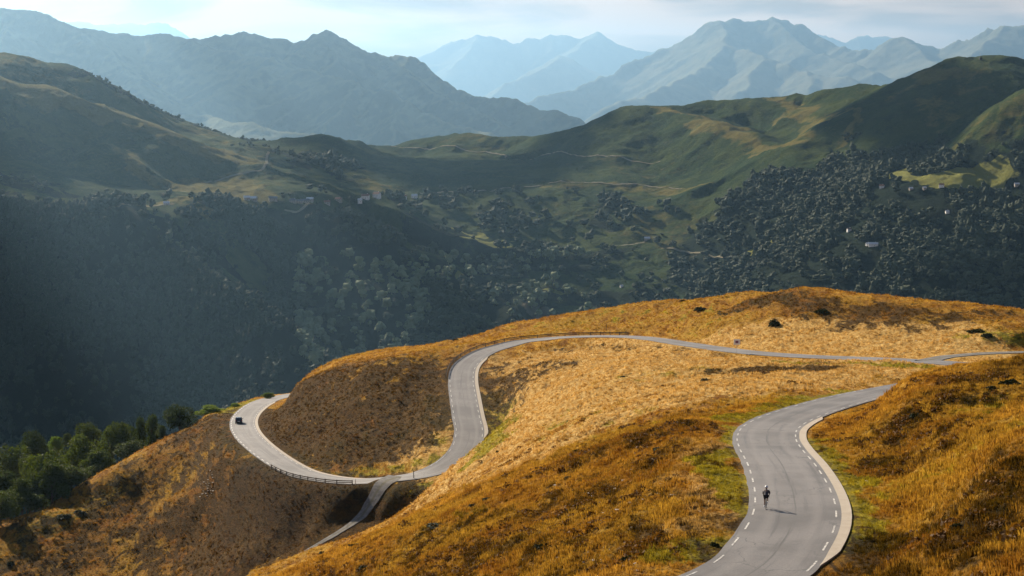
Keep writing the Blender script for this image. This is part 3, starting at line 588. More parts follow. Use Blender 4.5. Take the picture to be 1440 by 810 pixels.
mountain('peak_range', [
 ([(500,230,12500),(740,155,13000),(760,140,13300),(800,125,13600),(860,100,13800),(900,78,14000),(935,62,14000),(960,50,14000),(985,33,14000),(1005,26,14000),(1030,24,14000),(1055,31,14000),(1080,29,14000),(1087,24,14000),(1100,30,14000),(1112,32,14000),
   (1125,38,13900),(1135,35,13900),(1150,44,13800),(1180,58,13600),(1210,68,13400),(1240,68,13300),(1262,57,13200),(1282,54,13200),(1300,59,13200),(1330,66,13200),(1370,56,13000),(1400,44,12900),(1430,37,12800),(1480,37,12700),(1700,60,12500),(2600,60,12000)], .7, .62, 60),
 ([(1000,30,14000),(1030,60,13300),(1070,70,12900),(1100,84,12500),(1150,105,12000),(1210,118,11500),(1280,130,11000)], .55, .65, 60),
 ([(1045,65,13200),(1000,95,12500),(940,120,11800),(870,150,11100)], .6, .6, 60), ([(1087,30,14000),(1150,70,13300),(1250,100,12500)], .6, .6, 60),
 ([(1282,56,13200),(1320,85,12500),(1380,105,11900),(1440,120,11400)], .55, .6, 60), ([(1430,38,12800),(1380,70,12300),(1330,100,11800)], .5, .6, 60), ([(1100,85,12500),(1060,110,11900),(1040,130,11400)], .6, .6, 50), ([(1150,105,12000),(1140,130,11500)],.6,.6,50)],
 -750, 9600, 16000, 220, 640, M_R2, 650, 260, 60, far=2.7)
mountain('pale_far_range', [
 ([(-1200,90,20000),(-300,60,20500),(60,60,20500),(90,30,20500),(120,30,20500),(150,36,20500),(190,34,20500),(210,31,20500),(235,33,20500),(265,52,20500),(300,80,20500),(450,100,21000),(560,110,21000),(595,84,21000),(620,68,21000),(650,54,21000),(680,50,21000),(710,58,21000),(735,62,21000),
   (745,56,21000),(762,58,21000),(775,52,21000),(800,50,21000),(820,56,21000),(836,46,21000),(860,60,21000),(900,70,21000),(960,80,21000),(1100,60,21500),(1150,42,21500),(1180,54,21500),(1200,60,21500),(1215,52,21500),(1250,54,21500),(1300,75,21500),(1440,80,21000),(2400,60,20000)], .75, .7, 60),
 ([(836,48,21000),(800,80,20000),(760,100,19200),(700,130,18400)], .6, .6, 80), ([(680,52,21000),(640,90,20000)], .6, .6, 80), ([(800,78,18500),(780,90,18000),(720,110,17500),(690,140,17000)], .6, .6, 80)],
 -750, 16500, 23000, 130, 560, M_R2, 800, 300, 90, far=2.9)
# plain under everything
gx = np.array([-60000, -8000, 0, 8000, 60000.]); gy = np.array([-20000, 0, 8000, 30000, 90000.])
GX, GY = np.meshgrid(gx, gy); tag(mesh_np('ground', np.stack([GX.ravel(), GY.ravel(), np.full(25, -900.)], 1), grid_faces(5, 5), M_PAST), kind='structure')

# ------------------------------------------------------------------ haze
def haze_box():
    x0, x1, y0, y1, z0, z1 = -40000, 40000, -3000, 70000, -901.5, 2300
    V = [(x, y, z) for z in (z0, z1) for y in (y0, y1) for x in (x0, x1)]
    Fq = [(0, 2, 3, 1), (4, 5, 7, 6), (0, 1, 5, 4), (1, 3, 7, 5), (3, 2, 6, 7), (2, 0, 4, 6)]
    m = bpy.data.materials.new('air'); m.use_nodes = True; nt = m.node_tree; nt.nodes.clear()
    o = nt.nodes.new('ShaderNodeOutputMaterial'); v = nt.nodes.new('ShaderNodeVolumePrincipled')
    v.inputs['Color'].default_value = (0.37, 0.66, 0.99, 1); v.inputs['Density'].default_value = 2.0e-5; v.inputs['Anisotropy'].default_value = 0.69
    nt.links.new(v.outputs[0], o.inputs['Volume']); 
    tag(mesh_np('haze', V, Fq, m, smooth=False), kind='stuff')
haze_box()

# ------------------------------------------------------------------ clouds above the valley (unseen, placed for the shadows and shafts they cast in the air)
def cloud_mesh(n=3, seed=0, nb=26):
    r = np.random.default_rng(seed); bm = bmesh.new()
    for k in range(nb):
        a = r.uniform(0, 6.283); q = math.sqrt(r.uniform(0, 1)) * .8; s = (1 - q * .75) * r.uniform(.25, .42)
        bmesh.ops.create_icosphere(bm, subdivisions=n, radius=1, matrix=Matrix.Translation((math.cos(a) * q, math.sin(a) * q * .7, s * .35)) @ Matrix.Diagonal((s, s * .85, s * .55, 1)))
    me = bpy.data.meshes.new('cloud'); bm.to_mesh(me); bm.free()
    v = np.empty(len(me.vertices) * 3, np.float32); me.vertices.foreach_get('co', v); v = v.reshape(-1, 3)
    v *= (1 + .25 * (fbm(v[:, 0] * 7 + seed, v[:, 1] * 7 + v[:, 2] * 9, 4, seed) - .5))[:, None]; v[:, 2] = np.maximum(v[:, 2], -.02 + .03 * vnoise(v[:, 0] * 9, v[:, 1] * 9, 4))
    me.vertices.foreach_set('co', v.ravel()); me.polygons.foreach_set('use_smooth', np.full(len(me.polygons), True)); me.update(); return me
M_CLOUD = mat('cloud_white', (0.85, 0.85, 0.86), 1.0, 0)[0]
CLOUDS = []
def shade(u, v, d, r, zc=2300):
    """a cloud whose shadow falls on the valley at this spot"""
    p = W(u, v, d); t = (zc - p[2]) / sund.z; CLOUDS.append((p[0] + sund.x * t, p[1] + sund.y * t, zc, r))
for a in (          (620, 230, 4500, 420), (1330, 190, 4000, 420), (850, 215, 4700, 300), (400, 110, 17500, 2400), (700, 150, 17000, 1800), (60, 60, 17500, 2600), (430, 150, 9600, 700),
          (1430, 360, 2900, 300), (1250, 400, 2700, 260), (1080, 330, 3000, 200)): shade(*a)
for k, d_ in enumerate(range(950, 3500, 320)):
    r_c = 400 + 60 * (k % 2); shade(190 - r_c * .8 * F / d_, 430, d_, r_c); shade(190 - r_c * 2.3 * F / d_, 430, d_ + 100, r_c * 1.1)
for d_ in range(1500, 3700, 300): shade(650, 450, d_, d_ * .042)
cms = [cloud_mesh(2, seed=k + 1) for k in range(3)]; cv_, cf_, off_ = [], [], 0
for i, (x, y, z, r) in enumerate(CLOUDS):
    me = cms[i % 3]; v = np.empty(len(me.vertices) * 3, np.float32); me.vertices.foreach_get('co', v); v = v.reshape(-1, 3); a_ = i * 1.7
    f = np.empty(len(me.loops), np.int32); me.loops.foreach_get('vertex_index', f)
    cv_.append(np.stack([(v[:, 0] * math.cos(a_) - v[:, 1] * math.sin(a_)) * r + x, (v[:, 0] * math.sin(a_) + v[:, 1] * math.cos(a_)) * r + y, v[:, 2] * r * .45 + z], 1)); cf_.append(f.reshape(-1, 3) + off_); off_ += len(v)
tag(mesh_np('clouds', np.concatenate(cv_), np.concatenate(cf_), M_CLOUD), kind='stuff')

# ------------------------------------------------------------------ road furniture and markings
def paint_mat():
    m, nt, b = mat('road_paint', rough=.7); g = NB(nt); n = g.noise(3.2, 6, .8, g.pos())
    g.set(b.inputs['Base Color'], g.mix(g.ramp(n, .40, .62), (0.22, 0.21, 0.20), (0.66, 0.63, 0.58))); return m
M_PAINT = paint_mat()
def concrete():
    m, nt, b = mat('pale_concrete', rough=.9); g = NB(nt); p = g.pos(); n = g.noise(1.2, 6, .7, p)
    g.set(b.inputs['Base Color'], g.mix(n, (0.25, 0.21, 0.165), (0.42, 0.365, 0.29))); return m
M_CONC = concrete()
def gravel_mat():
    m, nt, b = mat('gravel_track', rough=1); g = NB(nt); p = g.pos(); n = g.noise(.8, 6, .75, p, .4)
    at = g.n('ShaderNodeAttribute', attribute_name='lane'); sp = g.n('ShaderNodeSeparateColor'); g.set(sp.inputs[0], at.outputs['Color'])
    mid = g.ramp(g.math('ABSOLUTE', g.math('SUBTRACT', sp.outputs[0], .5)), .02, .16, .75, 0)
    col = g.mix(g.ramp(n, .35, .65), (0.10, 0.095, 0.088), (0.19, 0.18, 0.165)); col = g.mix(mid, col, (0.11, 0.10, 0.06))
    g.set(b.inputs['Base Color'], col); return m
M_GRAV = gravel_mat()
tag(ribbon('gravel_track', track, np.linspace(-1.0, 1.0, 7), 0.03, M_GRAV, wob=.45, flare=1.9), kind='structure')
tag(ribbon('side_road', fork, np.linspace(-1.25, 1.25, 7), 0.012, M_GRAV, wob=.3, flare=.7), kind='structure')
def road_pt(i, off, lift=0.0):
    i = float(np.clip(i, 0, len(road) - 2)); k = int(i); t = i - k
    p = road[k] * (1 - t) + road[k + 1] * t; n = rN[k] * (1 - t) + rN[k + 1] * t
    return np.array([p[0] + n[0] * off, p[1] + n[1] * off, p[2] + lift])
def dashes(i0, i1, off, length=2.5, period=5.4, w=.115):
    s = i0
    while s < i1:
        n = 5; V = []
        for k in range(n + 1):
            q = s + length * k / n; V += [road_pt(q, off - w / 2, .032), road_pt(q, off + w / 2, .032)]
        o = mesh_np('edge_dash', V, [[2 * k, 2 * k + 2, 2 * k + 3, 2 * k + 1][::-1] for k in range(n)], M_PAINT); o.parent = road_obj; s += period * rng.uniform(.97, 1.03)
def strip(name, i0, i1, o0, o1, lift, m, th=.2):
    i0, i1 = int(i0), int(i1); V = []
    for i in range(i0, i1 + 1):
        f = min(1, (i - i0 + .3) / 4, (i1 - i + .3) / 4); e = o0 + (o1 - o0) * f
        V += [road_pt(i, o0, lift + .012), road_pt(i, e, lift + .03), road_pt(i, e, lift - th)]
    n = i1 - i0 + 1; Fq = grid_faces(n, 3)
    o = mesh_np(name, V, Fq if o1 < o0 else Fq[:, ::-1], m, smooth=False); o.parent = road_obj; return o
sA0 = road_s(1050, 805); sA1 = road_s(1240, 551); sB0 = road_s(664, 504); sB1 = road_s(645, 640); sB2 = road_s(600, 664); sC0 = road_s(470, 676); sC1 = road_s(372, 564)
dashes(sA0 - 14, sA1, 2.75); dashes(sA0 - 14, sA1, -2.75)
dashes(sB0, sB1 - 2, 2.75, 2.4, 5.4); dashes(sB0, sB1 - 8, -2.75, 2.4, 5.4)
strip('edge_line', sB1 - 2, sB2, 2.75, 2.9, .03, M_PAINT, .01)
dashes(road_s(420, 665), sC1 - 8, -2.75, 2.0, 4.2, .24); dashes(road_s(420, 665), sC1 - 8, 2.75, 2.0, 4.6)
strip('edge_line', road_s(500, 678), road_s(420, 665), -2.85, -3.02, .03, M_PAINT, .01)
GUT = [(sA0 + 4, road_s(1118, 588), 1), (sB0 - 3, sB1 - 12, -1), (sC0 - 8, sC1 - 2, 1)]
strip('concrete_gutter', sA0 + 4, road_s(1118, 588), HW - .10, HW + .58, .012, M_CONC)
strip('concrete_gutter', sB0 - 3, sB1 - 12, -HW + .04, -HW - .75, .05, M_CONC)
strip('concrete_gutter', sC0 - 8, sC1 - 2, HW - .10, HW + .58, .012, M_CONC)

def bm_obj(name, bm, m, parent=None, smooth=False):
    me = bpy.data.meshes.new(name); bm.to_mesh(me); bm.free()
    if smooth: me.polygons.foreach_set('use_smooth', np.full(len(me.polygons), True))
    me.materials.append(m); o = bpy.data.objects.new(name, me); C.objects.link(o); o.parent = parent; return o
def bm_box(bm, c, s, rz=0, bev=0):
    g = bmesh.ops.create_cube(bm, size=1, matrix=Matrix.Translation(c) @ Matrix.Rotation(rz, 4, 'Z') @ Matrix.Diagonal((*s, 1)))
    if bev: bmesh.ops.bevel(bm, geom=list({e for v in g['verts'] for e in v.link_edges}), offset=bev, segments=2, affect='EDGES')
def bm_rod(bm, a, b, r, r2=None, seg=8):
    a, b = Vector(a), Vector(b); d = b - a; q = d.to_track_quat('Z', 'Y').to_matrix().to_4x4()
    bmesh.ops.create_cone(bm, cap_ends=True, segments=seg, radius1=r, radius2=r if r2 is None else r2, depth=d.length, matrix=Matrix.Translation((a + b) / 2) @ q)
def empty(name, loc, rz=0):
    o = bpy.data.objects.new(name, None); C.objects.link(o); o.location = loc; o.rotation_euler = (0, 0, rz); o.empty_display_size = .3; return o
def wood():
    m, nt, b = mat('weathered_wood', rough=.9); g = NB(nt); n = g.noise(6, 4, .6, g.pos((1, 1, .2))); g.set(b.inputs['Base Color'], g.mix(n, (0.045, 0.030, 0.020), (0.13, 0.09, 0.06))); return m
M_WOOD = wood(); M_STEEL = mat('galvanised_steel', (0.42, 0.43, 0.44), .5, .5, .6)[0]; M_WHITE = mat('white_enamel', (0.78, 0.78, 0.76), .4, .5)[0]; M_DARK = mat('dark_plastic', (0.02, 0.02, 0.022), .5, .5)[0]
POST_ME = {}
def guard_rail(i0, i1, off, label, beams, m_beam, post_h=.85, m_post=None):
    c = road_pt((i0 + i1) / 2, off); t = empty('guard_rail', c); tag(t, label, 'guard rail', 'guard rails along the road bends')
    if 'p' not in POST_ME:
        bm = bmesh.new(); bm_box(bm, (0, 0, .2), (.17, .17, 1.35), bev=.02); me = bpy.data.meshes.new('post'); bm.to_mesh(me); bm.free(); me.materials.append(m_post or M_WOOD); POST_ME['p'] = me
    i = i0
    while i <= i1:
        p = road_pt(i, off); o = bpy.data.objects.new('post', POST_ME['p']); C.objects.link(o); o.parent = t; o.location = p - c; i += 3.2
    for z, hh in beams:
        V = []; n = int(i1 - i0)
        sg = -1 if off > 0 else 1
        for k in range(n + 1):
            e = off + sg * .10
            for dz, do in ((-hh / 2, 0), (hh / 2, 0), (hh / 2, sg * .06), (-hh / 2, sg * .06)): V.append(road_pt(i0 + k, e + do) + np.array([0, 0, z + dz]) - c)
        Fq = []
        for k in range(n):
            for j in range(4): Fq.append([4 * k + j, 4 * k + (j + 1) % 4, 4 * k + 4 + (j + 1) % 4, 4 * k + 4 + j])
        o = mesh_np('rail', V, Fq, m_beam, smooth=False); o.parent = t
guard_rail(road_s(868, 472), road_s(640, 531), HW + .55, 'long timber guard rail round the outside of the upper bend', ((.68, .22), (.32, .16)), M_WOOD)
guard_rail(road_s(510, 678), road_s(404, 657), -HW - .5, 'short timber guard rail below the lower bend beside the gravel track', ((.68, .20), (.35, .16)), M_WOOD)

# ------------------------------------------------------------------ scattering helpers
def gn_scatter(name, pts, scl, rot, src, extra=None, tilt=None):
    V = np.asarray(pts, np.float32); me = bpy.data.meshes.new(name); me.vertices.add(len(V)); me.vertices.foreach_set('co', V.ravel())
    a = me.attributes.new('scl', 'FLOAT_VECTOR', 'POINT'); a.data.foreach_set('vector', np.asarray(scl, np.float32).ravel())
    r3 = np.zeros((len(V), 3), np.float32); r3[:, 2] = rot
    if tilt is not None: r3[:, :2] = tilt
    a = me.attributes.new('rot', 'FLOAT_VECTOR', 'POINT'); a.data.foreach_set('vector', r3.ravel())
    if extra is not None: a = me.attributes.new('cover', 'FLOAT_COLOR', 'POINT'); a.data.foreach_set('color', np.asarray(extra, np.float32).ravel())
    o = bpy.data.objects.new(name, me); C.objects.link(o)
    ng = bpy.data.node_groups.new(name + '_spread', 'GeometryNodeTree')
    ng.interface.new_socket('Geometry', in_out='INPUT', socket_type='NodeSocketGeometry'); ng.interface.new_socket('Geometry', in_out='OUTPUT', socket_type='NodeSocketGeometry')
    N, L = ng.nodes, ng.links; gi = N.new('NodeGroupInput'); go = N.new('NodeGroupOutput'); io = N.new('GeometryNodeInstanceOnPoints')
    oi = N.new('GeometryNodeObjectInfo'); oi.inputs['Object'].default_value = src
    na = N.new('GeometryNodeInputNamedAttribute'); na.data_type = 'FLOAT_VECTOR'; na.inputs['Name'].default_value = 'scl'
    nr = N.new('GeometryNodeInputNamedAttribute'); nr.data_type = 'FLOAT_VECTOR'; nr.inputs['Name'].default_value = 'rot'
    L.new(gi.outputs[0], io.inputs['Points']); L.new(oi.outputs['Geometry'], io.inputs['Instance']); L.new(na.outputs['Attribute'], io.inputs['Scale']); L.new(nr.outputs['Attribute'], io.inputs['Rotation'])
    L.new(io.outputs['Instances'], go.inputs[0]); md = o.modifiers.new('spread', 'NODES'); md.node_group = ng
    return tag(o, kind='stuff')
def src_obj(name, me): return bpy.data.objects.new(name, me)      # geometry source, not placed in the scene

# ------------------------------------------------------------------ grass tufts and heather on the near hill
def tuft_mesh(name, n, h, spread, w, m, seed, curl=.35):
    r = np.random.default_rng(seed); V = []; T = []
    for k in range(n):
        a = r.uniform(0, 6.28); q = r.uniform(0, spread * .5); x, y = math.cos(a) * q, math.sin(a) * q; b = a + r.uniform(-.7, .7)
        hh = h * r.uniform(.55, 1.1); ln = hh * curl * r.uniform(.3, 1.5); c = r.uniform(0, 6.28); dx, dy = math.cos(c) * w / 2, math.sin(c) * w / 2
        i = len(V); mx, my = x + math.cos(b) * ln * .35, y + math.sin(b) * ln * .35
        V += [(x - dx, y - dy, -.08), (x + dx, y + dy, -.08), (mx + dx * .8, my + dy * .8, hh * .6), (mx - dx * .8, my - dy * .8, hh * .6), (x + math.cos(b) * ln, y + math.sin(b) * ln, hh)]
        T += [(i, i + 1, i + 2), (i, i + 2, i + 3), (i + 3, i + 2, i + 4)]
    me = mesh_np(name, V, T, m, smooth=False, link=False); return src_obj(name, me)
M_TUFT = grass_ground('grass_blades', True)
def near_points(n, d0, d1, half=17.5):
    a = np.radians(rng.uniform(-half, half, n)); d = np.sqrt(rng.uniform(d0 * d0, d1 * d1, n)); return np.tan(a) * d, d
def scatter_near(name, n, d0, d1, srcs, smin, smax_, keep=None, clear=.35):
    x, y = near_points(n, d0, d1)
    dr = np.full(n, 99.0)
    for P, hw in ((road, HW + .1), (track, 1.3), (fork, 1.8), (track[:16], 3.2)):
        m = coarse_d(track if hw == 3.2 else P, x, y) < 12; dd = near_poly(P, x[m], y[m])[0] - hw
        # keep the concrete strips clear
        dr[m] = np.minimum(dr[m], dd)
        if P is road:
            xm, ym = x[m], y[m]; D = np.stack([(xm - q[0]) ** 2 + (ym - q[1]) ** 2 for q in road[::2]], 1).argmin(1) * 2
            sd_ = (xm - road[D, 0]) * rN[D, 0] + (ym - road[D, 1]) * rN[D, 1]; bad = np.zeros(len(xm), bool)
            for i0, i1, sg in GUT: bad |= (D >= i0 - 1) & (D <= i1 + 1) & (sd_ * sg > 0) & (dd < 1.05)
            dm_ = dr[m]; dm_[bad] = 0; dr[m] = dm_
    cv = np.zeros((n, 4)); 
    ok_ = dr > clear; x, y, dr = x[ok_], y[ok_], dr[ok_]
    cv = cover_lookup(x, y); drk = dr
    if keep is not None:
        k = keep(x, y, cv, dr); x, y, cv, drk = x[k], y[k], cv[k], drk[k]
    z = near_h(x, y); s = rng.uniform(smin, smax_, len(x)) * (0.75 + .6 * vnoise(x / 3, y / 3, 88)) * (.5 + .5 * sstep(.3, 5, drk))
    sel = rng.integers(0, len(srcs), len(x))
    for i, sr in enumerate(srcs):
        m = sel == i; sc3 = np.stack([s[m], s[m], s[m] * rng.uniform(.8, 1.2, m.sum())], 1)
        gn_scatter(name, np.stack([x[m], y[m], z[m]], 1), sc3, rng.uniform(0, 6.28, m.sum()), sr, cv[m], rng.normal(0, .12, (m.sum(), 2)))
tn = t_near.reshape(len(dn), len(az), 4)
def cover_lookup(x, y):
    a = np.arctan2(x, y); i = np.clip(np.searchsorted(az, a), 1, len(az) - 1); j = np.clip(np.searchsorted(dn, y), 1, len(dn) - 1); return tn[j, i]
tufts = [tuft_mesh('grass_tuft', 16, .27, .55, .045, M_TUFT, k) for k in (1, 2)]
scatter_near('grass_tufts', 115000, 68, 230, tufts, .6, 1.35)
tufts2 = [tuft_mesh('coarse_tuft', 12, .42, .8, .09, M_TUFT, 5)]
scatter_near('grass_tufts', 80000, 230, 560, tufts2, .35, .9, clear=.6)

def leaf_lump(name, n, rad, hh, leaf, m, seed):
    """low shrub: many small leaf faces through a lumpy mound"""
    r = np.random.default_rng(seed); d = r.normal(size=(n, 3)); d /= np.linalg.norm(d, axis=1)[:, None]; d[:, 2] = np.abs(d[:, 2])
    q = r.uniform(.55, 1, n) ** .5 * (0.75 + .5 * vnoise(d[:, 0] * 2.3 + seed, d[:, 1] * 2.3 + d[:, 2] * 2, seed)); P = d * q[:, None] * np.array([rad, rad, hh])
    u = r.normal(size=(n, 3)); u /= np.linalg.norm(u, axis=1)[:, None]; w = np.cross(u, r.normal(size=(n, 3))); w /= np.linalg.norm(w, axis=1)[:, None]
    s = leaf * r.uniform(.6, 1.3, n)[:, None]; V = np.stack([P - u * s, P + w * s * .7, P + u * s, P - w * s * .7], 1).reshape(-1, 3)
    return mesh_np(name, V, np.arange(4 * n).reshape(-1, 4), m, smooth=False, link=False)
def leaf_mat(name, c1, c2, tl=.35):
    m, nt, b = mat(name, rough=.8, spec=.15); g = NB(nt); oi = nt.nodes.new('ShaderNodeObjectInfo'); n = g.noise(1.3, 3, .6, g.pos())
    f = g.math('ADD', g.math('MULTIPLY', oi.outputs['Random'], .5), g.math('MULTIPLY', n, .5)); col = g.mix(f, c1, c2); g.set(b.inputs['Base Color'], col)
    tr = nt.nodes.new('ShaderNodeBsdfTranslucent'); g.set(tr.inputs['Color'], g.mix(1.0, col, (1.6, 1.5, .6), 'MULTIPLY')); ms = nt.nodes.new('ShaderNodeMixShader'); ms.inputs[0].default_value = tl
    out = [q for q in nt.nodes if q.type == 'OUTPUT_MATERIAL'][0]; nt.links.new(b.outputs[0], ms.inputs[1]); nt.links.new(tr.outputs[0], ms.inputs[2]); nt.links.new(ms.outputs[0], out.inputs['Surface']); return m
M_HEATH = leaf_mat('heather_leaves', (0.040, 0.022, 0.006), (0.16, 0.070, 0.012), .25)
heath = [src_obj('heather_clump', leaf_lump('heather_clump', 40, .36, .24, .10, M_HEATH, s)) for s in (3, 4)]
scatter_near('heather', 60000, 68, 420, heath, .5, 1.5, keep=lambda x, y, cv, dr: (cv[:, 2] * .55 + .12 + (fbm(x / 5, y / 8, 4, 66) - .5) * 2.6 - cv[:, 0] * .35 - cv[:, 1] * .2 > rng.uniform(.3, .8, len(x))) & (dr > 1.2) & (y < 235 + 90 * rng.uniform(0, 1, len(y))))

# ------------------------------------------------------------------ valley trees
M_VLEAF = leaf_mat('valley_leaves', (0.010, 0.024, 0.013), (0.062, 0.080, 0.038), .12)
M_VDARK = leaf_mat('shaded_conifer_leaves', (0.008, 0.020, 0.009), (0.022, 0.040, 0.016), .08)  # conifer tone, darkened to carry the shade of the left flank
def lump_tree(name, seed, tall=1.0, sub=2):
    """round lumpy crown 1 m across at the scale set later"""
    bm = bmesh.new(); r = np.random.default_rng(seed)
    for k in range(9):
        a = r.uniform(0, 6.28); q = r.uniform(.05, .38) if k else 0; s = r.uniform(.14, .30) if k else .36
        bmesh.ops.create_icosphere(bm, subdivisions=sub if k == 0 else 1, radius=s, matrix=Matrix.Translation((math.cos(a) * q, math.sin(a) * q, (.55 + r.uniform(-.2, .32)) * tall)) @ Matrix.Diagonal((1, 1, .95 * tall, 1)))
    bmesh.ops.create_cone(bm, cap_ends=False, segments=5, radius1=.05, radius2=.03, depth=.5, matrix=Matrix.Translation((0, 0, .1)))
    me = bpy.data.meshes.new(name); bm.to_mesh(me); bm.free(); v = np.empty(len(me.vertices) * 3, np.float32); me.vertices.foreach_get('co', v); v = v.reshape(-1, 3)
    c = np.array([0, 0, .55 * tall]); k = 1 + .95 * (fbm(v[:, 0] * 7 + seed, v[:, 1] * 7 + v[:, 2] * 6, 3, seed) - .5); v[:] = c + (v - c) * np.where(v[:, 2] > .15, k, 1)[:, None]
    me.vertices.foreach_set('co', v.ravel()); me.update(); me.materials.append(M_VLEAF); return me
VT = [lump_tree('valley_tree', 1, .8), lump_tree('valley_tree', 2, .85), lump_tree('valley_tree', 3, .95), lump_tree('valley_tree', 4, 1.35)]
VD = [lump_tree('valley_tree', 5, 1.1), lump_tree('valley_tree', 6, 1.5)]
for m_ in VD: m_.materials.clear(); m_.materials.append(M_VDARK)
VP = [lump_tree('valley_tree', 7, .85), lump_tree('valley_tree', 8, .95)]
M_VSUNLIT = leaf_mat('sunlit_pale_leaves', (0.09, 0.12, 0.06), (0.20, 0.24, 0.13), .2)  # leaf colour lightened so crowns on the spur look sunlit
for m_ in VP: m_.materials.clear(); m_.materials.append(M_VSUNLIT)
VP_SRC = [src_obj('sunlit_tree_shape', m) for m in VP]
VD_SRC = [src_obj('dark_tree_shape', m) for m in VD]
VT_SRC = [src_obj('valley_tree_shape', m) for m in VT]
tm = t_mid.reshape(len(dm), len(azm), 4)
def mid_cover(x, y):
    a = np.arctan2(x, y); i = np.clip(np.searchsorted(azm, a), 1, len(azm) - 1); j = np.clip(np.searchsorted(dm, y), 1, len(dm) - 1); return tm[j, i]
n = 150000
a = np.radians(rng.uniform(-17.5, 17.5, n)); d = np.sqrt(rng.uniform(2650 ** 2, 5000 ** 2, n)); x = np.tan(a) * d; y = d
cv = mid_cover(x, y); nz_ = fbm(x / 130, y / 130, 4, 201); nf = fbm(x / 45, y / 45, 3, 207)
z = mid_h(x, y); pu, pv = project(np.stack([x, y, z], 1))
low = sstep(262, 300, pv)
dens = np.clip((cv[:, 1] - .3) * 1.8, 0, 1) * np.clip((nz_ - .37) * 8, 0.12, 1) + (.5 * (nz_ + .4 * nf > .80) * (cv[:, 0] < .5) + .10 * (nf > .60)) * low
dens += .5 * ((pu > 1150) & (pv > 190) & (nz_ + .5 * nf > .80)) * (pv > 150)
dens *= (cv[:, 2] < .35)
dens *= np.where((pu > 395) & (pu < 1100) & (pv > 290), .42, 1.0)
HOUSE_UV = [(514,279.5),(530,278),(347,281),(356,282),(384,282),(412,285),(421,286),(430,285),(436,283),(460,287),(476,283),(568,279),(583,278),(506,284),(1240,264),(1324,263),(1281,267),(1300,266),(1194,325),(1228,346),(1220,345),(1332,300),(1430,261),(874,404),(910,337),(401,192),(234,288)]
for hu, hv in HOUSE_UV:
    q = march(lambda x, y: mid_h(np.atleast_1d(x), np.atleast_1d(y)), hu, hv, 2400, 6500, 2500)
    if q is None: continue
    ty = q[1] - y; dens = np.where((np.hypot(x - q[0], y - q[1]) < 26) | ((ty > 0) & (ty < 110) & (np.abs(x - q[0] * y / q[1]) < 15)), 0, dens)
kp = rng.uniform(0, 1, n) < dens * np.where(pu > 1000, .56, .62)
x, y, z, pu, pv, cvk = x[kp], y[kp], z[kp], pu[kp], pv[kp], cv[kp]
crest_u = np.array([-50, 0, 130, 250, 330, 450, 560, 640, 700, 760, 840, 950, 1050, 1130, 1250, 1350, 1440, 1500]); crest_v = np.array([760, 745, 680, 615, 572, 535, 508, 480, 463, 448, 437, 420, 409, 406, 417, 430, 437, 440])
vis = (pv < np.interp(pu, crest_u, crest_v) - 3) & (pu > 5) & (pu < 1435)
size = rng.uniform(8, 22, len(x)) * np.where(pu < 420, .75, np.where(pu > 1000, .85, 1.0)) * np.where(pv < 215, .62, 1.0); kind = rng.choice(4, len(x), p=(.34, .32, .24, .10)); dark = (pu < 470 + 60 * (fbm(x / 90, y / 90, 2, 5) - .5)) & ~((pu > 415) & (pv > 380)) & (pv > 285) & ~((np.abs(pu - np.interp(pv, [300, 341, 387, 447, 505], [185, 240, 300, 370, 430])) < 9)); kind = np.where(dark, 4 + (kind > 0), kind); pale = (pu > 415) & (pu < 830) & (pv > 360) & ~((pu > 600) & (pu < 690) & (pv > 400)) & (fbm(x / 70, y / 70, 3, 301) > .44); kind = np.where(pale, 6 + (kind > 0), kind)  # dark and pale kinds follow shade and sun; crest line trees stay lighter
shown = np.where(vis & (kind != 4) & (kind != 5) & (pu > 400), size / y, 0); order = np.argsort(-shown)[:300]
solo = np.zeros(len(x), bool); solo[order] = True
for i in order:
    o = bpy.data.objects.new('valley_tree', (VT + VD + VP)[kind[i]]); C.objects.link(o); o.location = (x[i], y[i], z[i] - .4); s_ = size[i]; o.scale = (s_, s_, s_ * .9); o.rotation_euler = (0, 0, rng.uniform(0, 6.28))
    if kind[i] >= 6: lab, grp = 'pale grey green round tree, leaves lightened as if sunlit, on the wooded spur left of the middle of the valley', 'trees coloured as sunlit on the central spur'
    elif kind[i] == 3: lab, grp = 'taller narrow dark green tree rising among the round crowned valley trees', 'taller narrow trees in the valley woods'
    elif pu[i] > 1000: lab, grp = 'dark green round tree on the wooded slope at the right, beyond the hill crest', 'round trees on the right hand slope'
    else: lab, grp = 'dark green round tree in the middle of the valley, between the two wooded slopes', 'round trees in the middle of the valley'
    tag(o, lab, 'tree', grp)
for k in range(8):
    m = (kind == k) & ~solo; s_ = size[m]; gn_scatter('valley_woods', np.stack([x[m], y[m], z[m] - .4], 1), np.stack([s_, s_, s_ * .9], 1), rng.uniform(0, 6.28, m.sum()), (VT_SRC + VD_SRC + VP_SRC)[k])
print('valley trees', len(x))

